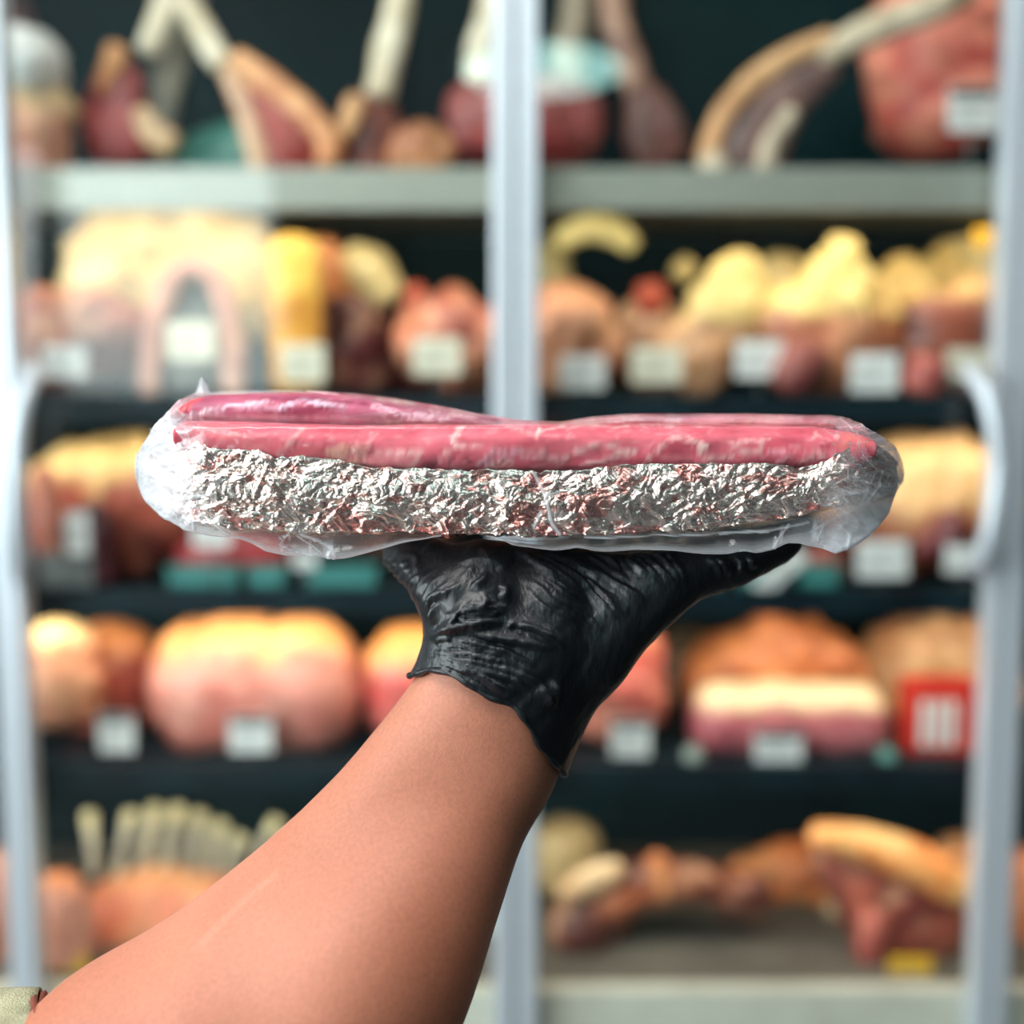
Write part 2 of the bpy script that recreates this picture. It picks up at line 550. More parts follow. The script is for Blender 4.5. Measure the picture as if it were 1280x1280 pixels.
handle(d2, [(1213, 462, 1.452), (1216, 470, 1.435), (1232, 492, 1.41), (1243, 530, 1.40), (1248, 580, 1.40), (1244, 630, 1.40), (1236, 670, 1.405), (1226, 700, 1.42), (1222, 712, 1.45)])

# ============================================================ meat in the fridge
def lump(path, Y, dr=0.8, seed=0, amp=0.12, nv=26, step=8, floor=None, cap=0.55):
    """an organic body along a pixel path [(px, py, radius_px)], built at depth Y with real thickness"""
    P = smooth_poly(path, step)
    if cap:                                   # rounded ends
        a, b = P[0], P[-1]
        da = P[0] - P[1]; db = P[-1] - P[-2]
        da[2] = db[2] = 0
        da /= np.linalg.norm(da) + 1e-9; db /= np.linalg.norm(db) + 1e-9
        pre = [a + da * a[2] * cap * s - np.array([0, 0, a[2] * (1 - q)]) for s, q in ((1, .12), (.85, .5), (.5, .83))]
        post = [b + db * b[2] * cap * s - np.array([0, 0, b[2] * (1 - q)]) for s, q in ((.5, .83), (.85, .5), (1, .12))]
        P = np.vstack([pre, P, post])
    C = atv(P[:, 0], P[:, 1], Y)
    R = P[:, 2] * Y / F
    T = np.gradient(C, axis=0)
    T /= np.linalg.norm(T, axis=1)[:, None] + 1e-12
    N = np.stack([-T[:, 2], 0 * T[:, 0], T[:, 0]], -1)
    an = np.linspace(0, 2 * math.pi, nv, endpoint=False)
    V = C[:, None, :] + R[:, None, None] * (np.cos(an)[None, :, None] * N[:, None, :] + np.array([0, dr, 0])[None, None, :] * np.sin(an)[None, :, None])
    V = V.reshape(-1, 3)
    D = V - np.repeat(C, nv, 0)
    V = V + D * (amp * 1.9 * fbm(V * 26 + seed * 3.1, 4, seed))[:, None]
    return V, grid_faces(len(P), nv)

def paint(V, c1, c2, top=None, tz=0.6, seed=0, freq=22, streak=None, rough=0.0):
    """mottled colour, with an optional second colour on the upper part (a fat cap)"""
    n = fbm(V * freq + seed * 1.7, 4, seed + 3) * 1.6
    w = np.clip(n * 1.5 + 0.5, -0.15, 1.25)[:, None]
    c = np.maximum(lin(c1) * (1 - w) + lin(c2) * w, 0.004)
    if rough:
        m2 = np.clip(fbm(V * np.array([40, 40, 26]) + seed * 2.3, 3, seed + 61) * 2.4 - 0.25, 0, 1)[:, None] * rough
        c = c * (1 - m2) + lin((232, 176, 140)) * m2
        m3 = np.clip(-fbm(V * np.array([34, 34, 24]) + seed * 2.3, 3, seed + 71) * 2.4 - 0.35, 0, 1)[:, None] * rough
        c = c * (1 - m3) + lin((70, 28, 28)) * m3
    if top is not None:
        z0, z1 = V[:, 2].min(), V[:, 2].max()
        h = (V[:, 2] - z0) / (z1 - z0 + 1e-9) + 0.13 * fbm(V * 35, 2, seed + 9)
        k = np.clip((h - tz) / 0.10, 0, 1)[:, None]
        c = c * (1 - k) + lin(top) * k
    if streak is not None:
        s = np.clip(1 - np.abs(fbm(V * np.array([18, 18, 60]) + seed, 3, seed + 31)) * 9, 0, 1)[:, None]
        c = c * (1 - s * 0.7) + lin(streak) * s * 0.7
    return c

SEED = [10]
def piece(name, label, cat, row, Y, path, cols, parts=(), dr=0.8, group=None, amp=0.12, **kw):
    """one cut of meat standing on its shelf; parts: (name, path, dY, dr, cols, kw)"""
    SEED[0] += 1
    s = SEED[0]
    sets = [(name, lump(path, Y, dr, s, amp), cols, kw)]
    for k, p in enumerate(parts):
        nm, pth, dY, pdr, pc = p[:5]
        pk = p[5] if len(p) > 5 else {}
        sets.append((nm, lump(pth, Y + dY, pdr, s + 50 + k, pk.pop('amp', 0.10) if pk else 0.10), pc, pk))
    zf = SHELF[row]
    drop = max(0, sets[0][1][0][:, 2].min() - zf)
    if drop > 0.03: drop = 0
    out = []
    for nm, (V, Fc), pc, pk in sets:
        V = V.copy()
        V[:, 2] -= drop
        V[:, 2] = np.maximum(V[:, 2], zf + 0.0005)
        V[:, 1] = np.clip(V[:, 1], YF + 0.004, YB - 0.02)
        out.append((nm, V, Fc, paint(V, pc[0], pc[1], seed=s, **pk)))
    nm, V, Fc, c = out[0]
    org = np.array([V[:, 0].mean(), V[:, 1].mean(), V[:, 2].min()])
    root = mesh_obj(nm, V, Fc, M_meat, None, org, c)
    tag(root, label, cat, group)
    for nm, V, Fc, c in out[1:]:
        mesh_obj(nm, V, Fc, M_meat, root, None, c)
    return root

BONE = ((214, 200, 170), (240, 230, 205))
FAT = ((240, 205, 130), (252, 228, 165))
ORF = ((236, 150, 96), (248, 184, 120))
RED = ((120, 44, 46), (168, 66, 62))
DRK = ((72, 32, 36), (122, 52, 52))
PNK = ((224, 120, 112), (240, 156, 140))
BRN = ((118, 66, 58), (160, 92, 76))

# ---- top shelf
piece('wrapped_roast', 'pale tied roast with white upper band at the top shelf left end', 'meat', 1, 1.66,
      [(18, 200, 66), (20, 160, 66), (20, 120, 64), (14, 80, 56)], ((226, 150, 130), (240, 184, 156)), dr=0.9, top=(240, 208, 160), tz=0.45,
      parts=[('paper_band', [(22, 92, 58), (20, 76, 60), (16, 58, 54)], -0.022, 0.95, ((232, 240, 240), (246, 250, 250))),
             ('dark_end', [(6, 30, 38), (4, 4, 34)], -0.01, 0.9, ((66, 50, 60), (96, 74, 80)))])
piece('rib_steak', 'red rib steak leaning under a pale bone, beside the pale tied roast', 'meat', 1, 1.72,
      [(150, 85, 22), (146, 120, 38), (150, 155, 45), (160, 185, 46)], ((134, 52, 54), (164, 74, 72)), dr=0.5,
      parts=[('bone', [(186, 62, 15), (202, 20, 15), (216, -30, 15), (225, -80, 14)], 0.0, 0.8, BONE),
             ('fat_edge', [(146, 62, 14), (140, 84, 13), (128, 112, 10)], -0.02, 0.7, ((206, 140, 96), (224, 164, 110))),
             ('fat_strip', [(176, 140, 12), (192, 165, 16), (214, 180, 16)], -0.03, 0.6, ((200, 164, 126), (226, 190, 146)))])
piece('rib_steak', 'teardrop rib steak with broad orange fat rim and slanting pale bone', 'meat', 1, 1.60,
      [(300, 74, 20), (334, 118, 40), (362, 160, 50), (376, 182, 44)], ((140, 50, 44), (164, 66, 54)), dr=0.45,
      parts=[('bone', [(276, 58, 15), (250, 14, 15), (228, -24, 14), (205, -70, 13)], 0.0, 0.8, BONE),
             ('fat_rim', [(296, 54, 15), (340, 84, 17), (384, 122, 17), (410, 156, 16), (408, 184, 14)], -0.012, 1.0, ((222, 152, 104), (240, 178, 124))),
             ('fat_rim', [(286, 72, 12), (304, 110, 14), (318, 150, 15), (326, 190, 15)], -0.012, 1.0, ((206, 160, 132), (226, 184, 150)))])
piece('bone', 'grey-white rib bone standing between the two leftmost rib steaks', 'bone', 1, 1.78,
      [(196, 200, 16), (206, 120, 18), (220, 55, 20), (232, 10, 20), (240, -40, 18)], ((130, 132, 124), (168, 164, 150)))
piece('rib_steak', 'dark rib steak with tan flap under an upright cream bone', 'meat', 1, 1.65,
      [(462, 105, 30), (458, 150, 46), (462, 190, 50)], ((92, 44, 36), (134, 70, 54)), dr=0.6,
      parts=[('bone', [(474, 92, 18), (482, 50, 18), (494, 0, 18), (506, -60, 17)], -0.01, 0.8, BONE),
             ('fat_strip', [(446, 100, 12), (436, 126, 13), (432, 144, 9)], -0.045, 0.7, ((214, 160, 110), (228, 178, 128)))])
piece('meat_chunk', 'knobbly tan and red chunk lying beside the upright cream bone', 'meat', 1, 1.575,
      [(498, 176, 24), (524, 160, 30), (552, 172, 26)], ((176, 112, 76), (214, 148, 98)), amp=0.3, rough=0.6)
piece('rib_steak', 'wide dark pink rib steak crossing behind the central door rails', 'meat', 1, 1.70,
      [(584, 160, 50), (640, 148, 58), (700, 152, 54), (730, 160, 44)], ((140, 68, 66), (160, 84, 80)), dr=0.5,
      parts=[('bone', [(596, 100, 16), (604, 50, 17), (618, 0, 18), (628, -60, 18)], 0.0, 0.8, BONE),
             ('lean_face', [(580, 180, 14), (640, 182, 18), (720, 178, 16)], -0.04, 0.6, ((110, 26, 26), (140, 36, 34)))])
piece('rib_steak', 'dark brown rib steak hanging off a reddish bone right of the rails', 'meat', 1, 1.74,
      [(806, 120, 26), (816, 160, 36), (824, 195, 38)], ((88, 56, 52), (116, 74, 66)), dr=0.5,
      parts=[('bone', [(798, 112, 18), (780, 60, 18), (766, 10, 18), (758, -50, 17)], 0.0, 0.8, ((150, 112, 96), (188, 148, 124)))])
piece('bone', 'pale rib bone standing right of the rails above the lamp glint', 'bone', 1, 1.80,
      [(704, 200, 20), (706, 130, 20), (712, 60, 20), (722, 0, 20), (730, -50, 18)], ((176, 164, 144), (206, 192, 168)))
piece('tomahawk_steak', 'long curved tomahawk steak with tan back and dark lean middle', 'meat', 1, 1.59,
      [(936, 190, 44), (950, 150, 42), (985, 104, 32), (1035, 62, 22)], ((96, 72, 70), (130, 98, 90)), dr=0.5,
      parts=[('bone', [(1030, 52, 16), (1070, 30, 18), (1110, 14, 20), (1160, -4, 20), (1210, -30, 20)], -0.01, 0.8, ((188, 168, 140), (222, 204, 176))),
             ('fat_rim', [(884, 186, 15), (898, 142, 15), (930, 98, 15), (980, 60, 14), (1036, 34, 13)], -0.01, 1.0, ((214, 160, 112), (232, 182, 132))),
             ('bone_tip', [(884, 186, 17), (896, 196, 18)], -0.02, 1.0, ((210, 190, 164), (232, 214, 190))),
             ('fat_strip', [(956, 196, 14), (966, 160, 12), (990, 124, 10)], -0.03, 0.8, ((190, 172, 150), (216, 198, 172)))])
piece('plastic_tray', 'teal tub standing behind the two leftmost rib steaks', 'tray', 1, 1.86,
      [(240, 215, 44), (285, 215, 60), (310, 215, 60)], ((70, 140, 130), (96, 160, 150)), dr=0.5, amp=0.03)
piece('large_roast', 'large rounded pink roast at the right end of the top shelf', 'meat', 1, 1.77,
      [(1178, 150, 84), (1172, 95, 86), (1176, 30, 80), (1180, -30, 60)], ((216, 96, 86), (240, 148, 124)), dr=0.85,
      top=(246, 172, 144), tz=0.78)

# ---- second shelf
piece('beef_chunk', 'dark brown beef chunk at the left end of the second shelf', 'meat', 2, 1.60,
      [(50, 420, 52), (100, 405, 62), (150, 420, 56)], BRN, amp=0.3, rough=0.6, top=(206, 132, 96), tz=0.86)
piece('fat_slab', 'crumpled yellow fat slab high above the brown beef chunk', 'meat', 2, 1.72,
      [(100, 410, 40), (140, 350, 62), (210, 330, 74), (290, 345, 70), (325, 400, 56)], FAT, amp=0.3, dr=0.5, rough=0.45)
piece('arched_rib', 'pale pink arch of rib with a grey hollow, second shelf', 'meat', 2, 1.585,
      [(186, 480, 15), (188, 430, 15), (196, 385, 15), (212, 345, 16), (240, 322, 15), (268, 340, 14), (282, 375, 13), (290, 430, 15), (292, 480, 15)],
      ((206, 146, 126), (226, 172, 148)), amp=0.15)
piece('plastic_tray', 'grey tub standing inside the pale pink rib arch', 'tray', 2, 1.62,
      [(240, 480, 40), (240, 430, 42), (240, 375, 32), (240, 345, 20)], ((110, 114, 108), (132, 134, 126)), dr=0.4, amp=0.04)
piece('fat_strip', 'upright amber-yellow strip of fat in the middle of the left door', 'meat', 2, 1.60,
      [(372, 480, 30), (370, 420, 32), (368, 360, 34), (366, 310, 34)], ((208, 146, 62), (232, 168, 70)), dr=0.5, top=(250, 202, 96), tz=0.62)
piece('dark_shank', 'dark maroon shank with pale fatty knob, right of the amber strip', 'meat', 2, 1.70,
      [(440, 475, 50), (444, 430, 52), (440, 385, 44)], ((74, 38, 44), (116, 58, 60)), amp=0.25, rough=0.6,
      parts=[('fat_knob', [(440, 320, 22), (462, 340, 30), (480, 370, 26)], -0.02, 0.9, ((222, 202, 146), (240, 220, 166))),
             ('fat_strip', [(400, 310, 20), (418, 345, 24), (412, 372, 20)], -0.02, 0.8, ((216, 140, 90), (232, 160, 104)))])
piece('pork_cut', 'orange-pink knobbly cut beside the left of the central rails', 'meat', 2, 1.61,
      [(520, 420, 44), (562, 400, 58), (605, 420, 60)], ((176, 96, 76), (214, 136, 100)), amp=0.28, rough=0.6,
      parts=[('red_knob', [(512, 346, 12), (524, 346, 14)], 0.0, 0.9, ((190, 84, 60), (206, 100, 74)))])
piece('dark_cut', 'dark brown-red cut low behind the orange-pink knobbly cut', 'meat', 2, 1.84,
      [(470, 450, 50), (540, 455, 56), (600, 455, 50)], DRK, amp=0.2, rough=0.6)  # dark red-brown meat tones
piece('cap_of_fat', 'cream hooked fat piece high beside the right of the rails', 'meat', 2, 1.74,
      [(700, 300, 13), (736, 284, 17), (770, 290, 16), (790, 306, 12)], ((226, 212, 140), (242, 228, 160)), dr=0.8,
      parts=[('stalk', [(696, 470, 22), (694, 400, 26), (690, 340, 22), (692, 302, 15)], 0.03, 0.8, ((150, 138, 92), (170, 156, 106)))])
piece('pork_cut', 'tan and pink folded cut directly right of the central rails', 'meat', 2, 1.61,
      [(680, 430, 60), (718, 410, 58), (752, 440, 42)], ((200, 128, 100), (222, 158, 120)), amp=0.26, rough=0.6)
piece('shank', 'shank with a round red cut face, right of the folded cut', 'meat', 2, 1.70,
      [(812, 470, 46), (812, 430, 48), (812, 390, 40)], ((188, 142, 112), (210, 168, 134)), amp=0.18, rough=0.6,
      parts=[('lean_face', [(804, 370, 20), (822, 368, 22)], -0.035, 0.7, ((180, 74, 58), (200, 92, 70))),
             ('fat_knob', [(850, 330, 16), (860, 338, 16)], 0.02, 0.9, ((206, 182, 120), (222, 198, 134)))])
FP = 'heaped fatty cuts on the right of the second shelf'
piece('fatty_cut', 'pale tan fatty cut, first of the heap after the red-faced shank', 'meat', 2, 1.60,
      [(868, 460, 36), (880, 410, 46), (912, 360, 48), (930, 310, 26)], ((204, 148, 112), (228, 172, 124)), top=(246, 214, 138), tz=0.48, amp=0.34, dr=0.5, rough=0.6, group=FP)
piece('fatty_cut', 'peaked yellow fatty cut reaching highest in the heap', 'meat', 2, 1.60,
      [(1010, 450, 58), (1030, 390, 68), (1046, 330, 46), (1052, 296, 24)], ((196, 120, 92), (220, 150, 112)), top=(253, 222, 142), tz=0.46, amp=0.36, dr=0.5, rough=0.6, group=FP)
piece('fatty_cut', 'broad yellow-topped fatty cut beside the peaked one', 'meat', 2, 1.70,
      [(1090, 450, 60), (1110, 390, 66), (1130, 340, 44), (1130, 318, 24)], ((178, 100, 78), (206, 130, 96)), top=(250, 212, 134), tz=0.5, amp=0.34, dr=0.5, rough=0.6, group=FP)
piece('fatty_cut', 'reddish brown fatty cut at the right end of the heap', 'meat', 2, 1.60,
      [(1180, 450, 54), (1200, 400, 60), (1225, 360, 48)], ((118, 66, 56), (174, 96, 74)), top=(238, 186, 122), tz=0.74, amp=0.34, dr=0.5, rough=0.6, group=FP)
piece('fatty_cut', 'rear wedge of yellow fat between the tan and peaked cuts', 'meat', 2, 1.78,
      [(960, 440, 40), (974, 380, 60), (985, 340, 40)], FAT, amp=0.34, dr=0.5, rough=0.6, group=FP)
piece('fatty_cut', 'rear flat yellow fat at the far right of the heap', 'meat', 2, 1.80,
      [(1160, 420, 44), (1190, 352, 50), (1240, 346, 40)], FAT, amp=0.3, dr=0.5, group=FP)
piece('red_cut', 'dark red cut hidden low between the two fatty peaks', 'meat', 2, 1.54,
      [(985, 476, 26), (1004, 450, 30), (1020, 440, 22)], ((130, 66, 62), (160, 88, 78)), amp=0.2)
piece('red_cut', 'small pink cut beside the tag at the right of the heap', 'meat', 2, 1.54,
      [(1150, 476, 22), (1160, 450, 26)], ((180, 92, 84), (206, 116, 100)), amp=0.2)

# ---- third shelf
piece('fat_capped_loin', 'loin with thick cream fat cap at the third shelf left end', 'meat', 3, 1.64,
      [(66, 640, 66), (120, 635, 92), (180, 640, 90), (230, 650, 60)], ((112, 48, 46), (170, 86, 70)), rough=0.5, top=(244, 206, 140), tz=0.62, amp=0.16)
piece('dark_strip', 'dark maroon strip leaning before the cream-capped loin', 'meat', 3, 1.535,
      [(126, 700, 18), (122, 650, 20), (116, 610, 14)], ((66, 30, 38), (88, 42, 48)), amp=0.2)
piece('pink_strip', 'thin pink strip standing at the far left of the cream-capped loin', 'meat', 3, 1.535,
      [(66, 690, 12), (62, 640, 15), (54, 590, 13)], ((196, 110, 90), (212, 132, 106)), amp=0.15)
piece('beef_joint', 'glossy deep red beef joint under the left end of the package', 'meat', 3, 1.60,
      [(240, 710, 34), (290, 700, 42), (345, 705, 36)], ((116, 16, 28), (150, 34, 42)), amp=0.16)
piece('dark_cut', 'dark brown cut behind the deep red joint', 'meat', 3, 1.74,
      [(300, 660, 60), (420, 650, 66), (540, 660, 60)], ((56, 40, 40), (86, 58, 54)), amp=0.16)  # deep brown meat tones
piece('fat_capped_loin', 'loin with broad peach fat cap at the third shelf right end', 'meat', 3, 1.64,
      [(1050, 610, 50), (1110, 620, 82), (1180, 622, 86), (1240, 630, 74)], ((150, 82, 60), (188, 110, 78)), rough=0.5, top=(246, 198, 142), tz=0.42, amp=0.14)
piece('red_cut', 'small dark red cut under the peach-capped loin', 'meat', 3, 1.54,
      [(1150, 690, 14), (1180, 668, 26), (1196, 650, 18)], ((96, 34, 40), (128, 52, 52)), amp=0.2)
piece('red_cut', 'small brown-red cut beside the tilted white card', 'meat', 3, 1.57,
      [(1020, 716, 26), (1040, 700, 28)], ((112, 64, 54), (150, 76, 68)), amp=0.2)
for k, (x0, x1, lb) in enumerate(((50, 116, 'grey-green tub at the left end of the third shelf'), (208, 296, 'teal tub below the deep red beef joint'),
                                 (308, 356, 'narrow teal tub right of the first teal tub'), (380, 470, 'dim teal tub left of the glove'),
                                 (840, 905, 'dim teal tub right of the glove'), (925, 985, 'bright teal tub below the tilted white card'), (1000, 1050, 'slim teal tub right of the bright one'))):
    y0, y1 = 1.518, 1.546
    a, b = at(x0, 700, y0)[0], at(x1, 700, y0)[0]
    h = 0.030 if k != 0 else 0.05
    z = SHELF[3] + 0.0005
    t = empty('shallow_tub', ((a + b) / 2, y0, z))
    tag(t, lb, 'tub', 'shallow tubs along the third shelf')
    ps = [box_vf(a, b, y0, y1, z, z + 0.003), box_vf(a, b, y0, y0 + 0.002, z, z + h), box_vf(a, b, y1 - 0.002, y1, z, z + h), box_vf(a, a + 0.002, y0, y1, z, z + h), box_vf(b - 0.002, b, y0, y1, z, z + h)]
    V, Fc = merge(ps)
    mesh_obj('tub_body', V, Fc, M_teal if k else M_grey, t, smooth=False)
    ring = [(a - .003, y0 - .003), (b + .003, y0 - .003), (b + .003, y1 + .003), (a - .003, y1 + .003), (a, y0), (b, y0), (b, y1), (a, y1)]
    V = np.array([[x_, y_, z_] for z_ in (z + h - .004, z + h) for x_, y_ in ring])
    Fc = []
    for q_ in range(4):
        q2 = (q_ + 1) % 4
        Fc += [[q_, q2, q2 + 8, q_ + 8], [q_ + 4, q_ + 12, q2 + 12, q2 + 4], [q_ + 8, q2 + 8, q2 + 12, q_ + 12], [q_, q_ + 4, q2 + 4, q2]]
    mesh_obj('tub_rim', V, Fc, M_teal if k else M_grey, t, smooth=False)

# ---- fourth shelf
piece('pork_loin', 'pinkish loin at the left end of the fourth shelf', 'meat', 4, 1.58,
      [(72, 880, 54), (76, 830, 54), (84, 800, 44)], ((212, 140, 110), (232, 168, 132)), top=(238, 206, 150), tz=0.8)
piece('pork_loin', 'deep pink loin with orange fat, second from the left', 'meat', 4, 1.70,
      [(140, 890, 60), (142, 840, 62), (148, 805, 52)], ((190, 92, 80), (214, 116, 98)), top=(244, 160, 104), tz=0.66)
piece('pork_shoulder', 'big square pink shoulder with bright orange fat top', 'meat', 4, 1.62,
      [(236, 862, 88), (290, 858, 93), (350, 858, 93), (404, 862, 90)], ((214, 126, 112), (232, 158, 142)), top=(252, 176, 112), tz=0.70, dr=0.7, amp=0.08)
piece('pork_loin', 'pink loin with amber fat half hidden by the gloved wrist', 'meat', 4, 1.63,
      [(520, 890, 66), (522, 845, 70), (530, 815, 62)], ((214, 96, 92), (232, 132, 118)), top=(252, 172, 100), tz=0.62)
piece('pork_loin', 'pink loin just right of the glove on the fourth shelf', 'meat', 4, 1.62,
      [(764, 890, 66), (770, 845, 66), (784, 800, 50)], ((214, 112, 100), (236, 148, 128)), top=(236, 182, 126), tz=0.78)
piece('orange_cut', 'orange rolled cut on top of the long cream-topped joint', 'meat', 4, 1.72,
      [(880, 870, 50), (940, 835, 60), (1010, 830, 58), (1060, 860, 44)], ((204, 118, 74), (232, 146, 92)), amp=0.25)
piece('long_joint', 'long purple-pink joint with a straight cream fat top', 'meat', 4, 1.60,
      [(888, 902, 50), (940, 902, 52), (1020, 902, 52), (1082, 902, 50)], ((172, 86, 96), (204, 116, 120)), top=(246, 216, 172), tz=0.62, dr=0.8, amp=0.06)
piece('peach_cut', 'peach fat-covered cut behind the red striped box', 'meat', 4, 1.82,
      [(1100, 880, 60), (1150, 830, 66), (1210, 830, 62), (1240, 880, 50)], ((238, 166, 118), (250, 196, 146)), amp=0.18)
piece('brown_cut', 'dark grey-brown cut over the loin right of the glove', 'meat', 4, 1.88,
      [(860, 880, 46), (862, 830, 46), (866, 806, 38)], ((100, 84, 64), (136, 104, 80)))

# ---- bottom shelf
cr = piece('crown_roast', 'peach crown roast with a row of upright rib bones', 'meat', 5, 1.68,
      [(134, 1168, 70), (190, 1164, 84), (250, 1168, 84), (310, 1180, 70)], ((224, 128, 94), (242, 160, 118)), top=(250, 178, 128), tz=0.78, dr=0.8, amp=0.05,
      parts=[('rib_bone', [(x0, 1092, 6.5), ((x0 + x1) / 2, 1050, 7), (x1, y1 + 6, 9)], 0.0, 0.9, ((200, 196, 180), (228, 222, 198)), dict(top=(248, 238, 190), tz=0.72))
             for x0, x1, y1 in ((118, 112, 1012), (148, 164, 1012), (176, 194, 1004), (206, 222, 1004), (236, 250, 1012), (262, 276, 1024), (286, 304, 1048), (318, 346, 1022))])
piece('round_roast', 'pale shiny round roast against the left door stile', 'meat', 5, 1.555,
      [(76, 1190, 38), (80, 1140, 36), (72, 1104, 26)], ((206, 134, 110), (226, 158, 136)), dr=0.8, top=(226, 140, 92), tz=0.8)
piece('round_roast', 'brown-pink roast seen past the left door stile', 'meat', 5, 1.58,
      [(-26, 1190, 44), (-20, 1130, 46), (-14, 1080, 36)], ((196, 136, 116), (220, 150, 120)), dr=0.8)
piece('round_cheese', 'pale tan ball standing right of the forearm', 'meat', 5, 1.84,
      [(706, 1110, 40), (708, 1060, 44), (708, 1046, 42)], ((206, 176, 126), (224, 196, 146)), dr=0.9, amp=0.04)
piece('leg_joint', 'low arched leg joint with dark end, right of the forearm', 'meat', 5, 1.62,
      [(720, 1200, 34), (736, 1150, 44), (780, 1110, 34), (840, 1100, 28), (900, 1112, 26), (950, 1122, 26)], ((110, 58, 46), (172, 96, 66)), amp=0.2, rough=0.6,
      parts=[('fat_cap', [(706, 1118, 14), (740, 1098, 18), (772, 1086, 14)], -0.035, 0.8, ((232, 182, 132), (248, 212, 168))),
             ('fat_cap', [(820, 1072, 12), (826, 1096, 15), (828, 1118, 12)], -0.02, 0.8, ((214, 130, 84), (230, 154, 104)))])
piece('shoulder_joint', 'orange shoulder joint in the middle of the bottom shelf right half', 'meat', 5, 1.80,
      [(930, 1110, 34), (970, 1096, 44), (1030, 1100, 58), (1070, 1130, 50)], ((206, 110, 60), (244, 156, 96)), amp=0.22, rough=0.6,
      parts=[('fat_knob', [(1040, 1134, 14), (1050, 1142, 13)], -0.075, 0.9, ((226, 196, 150), (240, 212, 168)))])
piece('shoulder_joint', 'large joint with orange ridge and red-brown lean hanging low', 'meat', 5, 1.63,
      [(1030, 1056, 26), (1080, 1100, 54), (1130, 1140, 72), (1170, 1170, 60)], ((132, 62, 52), (176, 92, 74)), amp=0.16, rough=0.6,
      parts=[('fat_ridge', [(1020, 1044, 17), (1070, 1052, 22), (1120, 1068, 26), (1170, 1092, 28), (1210, 1112, 24)], -0.05, 0.8, ((244, 156, 88), (252, 190, 124))),
             ('lean_flap', [(1092, 1150, 20), (1090, 1185, 22), (1092, 1215, 16)], -0.06, 0.7, ((160, 78, 70), (184, 98, 84)))])
piece('peach_joint', 'rounded peach joint beside the right door stile', 'meat', 5, 1.80,
      [(1220, 1190, 50), (1210, 1120, 56), (1200, 1070, 44)], ((240, 150, 100), (252, 186, 136)), amp=0.14)
piece('peach_joint', 'orange joint seen past the right door stile', 'meat', 5, 1.66,
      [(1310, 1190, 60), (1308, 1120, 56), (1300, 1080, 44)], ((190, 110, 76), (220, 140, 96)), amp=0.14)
piece('white_bundle', 'white wrapped bundle low behind the forearm and rails', 'package', 5, 1.70,
      [(596, 1200, 56), (600, 1150, 56), (604, 1110, 40)], ((206, 216, 212), (226, 234, 230)), dr=0.7)

# ---- price cards
def card(label, x0, x1, y0, y1, row, mat, header=True, Y=1.535, lean=0.0, group='price cards along the shelves', twist=0.0, rest=None):
    zf = SHELF[row] + 0.0005
    a = at(x0, y0, Y); b = at(x1, y1, Y)
    w = (b[0] - a[0]) / 2; h = (a[2] - b[2]) / 2
    cx = (a[0] + b[0]) / 2; cz = (a[2] + b[2]) / 2
    root = empty('price_card', (cx, Y, b[2]))
    tag(root, label, 'price card', group)
    ct, st = math.cos(twist), math.sin(twist)
    def place(V):
        V = V.copy()
        X = V[:, 0] * ct - V[:, 2] * st
        Z = V[:, 0] * st + V[:, 2] * ct
        V[:, 0], V[:, 2] = cx + X, cz + Z
        V[:, 1] += Y
        return V
    V, Fc = box_vf(-w, w, 0, 0.0012, -h, h)
    mesh_obj('card', place(V), Fc, mat, root, smooth=False)
    if header:
        V, Fc = box_vf(-w * 0.9, w * 0.9, -0.0006, 0, h * 0.55, h * 0.95)
        mesh_obj('header_strip', place(V), Fc, M_dark, root, smooth=False)
    for q in range(2):
        V, Fc = box_vf(-w * 0.7, w * (0.6 - 0.2 * q), -0.0006, 0, h * (0.1 - 0.5 * q), h * (0.22 - 0.5 * q))
        mesh_obj('print_line', place(V), Fc, M_grey, root, smooth=False)
    if b[2] - zf > 0.003 and rest is None:
        V, Fc = tube([[cx, Y + 0.003, zf], [cx, Y + 0.003, (zf + cz) / 2], [cx, Y + 0.003, cz]], 0.0015, 8)
        mesh_obj('pin', V, Fc, M_pin, root)
    return root

card('price card with dark header on the large pink roast', 1186, 1244, 108, 164, 1, M_card, True, 1.575)
card('bluish price card at the left end of the second shelf', 52, 108, 432, 472, 2, M_card, False, 1.53)
card('cream price card inside the pale pink rib arch', 208, 268, 402, 450, 2, M_cream, False, 1.55)
card('cream price card below the amber strip of fat', 350, 406, 430, 478, 2, M_cream, False, 1.535)
card('cream price card before the orange-pink cut left of rails', 516, 576, 422, 468, 2, M_cream, False, 1.535)
card('grey price card first to the right of the rails', 700, 756, 444, 486, 2, M_card, False, 1.535)
card('cream price card before the red-faced shank', 790, 852, 434, 478, 2, M_cream, False, 1.545)
card('white price card before the first tan fatty cut', 920, 980, 426, 472, 2, M_card, False, 1.55)
card('white price card before the peaked yellow fatty cut', 1064, 1122, 442, 490, 2, M_card, False, 1.535)
card('small beige price card at the right end of second shelf', 1184, 1236, 436, 474, 2, M_cream, False, 1.535)
card('white price card before the cream-capped loin', 80, 112, 640, 694, 3, M_card, False, 1.512)
card('white price card low under the left end of the bag', 240, 288, 655, 684, 3, M_card, False, 1.512)
card('tiny greenish price card left of the glove thumb', 366, 396, 692, 710, 3, M_card, False, 1.512)
card('big pale price card left of the right door handle', 1072, 1134, 676, 722, 3, M_card, False, 1.512)
card('dim price card beside the right door handle', 1182, 1228, 682, 716, 3, M_card, False, 1.512)
card('tilted white card behind the gloved fingertip', 938, 1012, 704, 726, 3, M_card, False, 1.512, twist=math.radians(40))
card('price card with dark header on the deep pink loin', 122, 168, 892, 940, 4, M_card, True, 1.525)
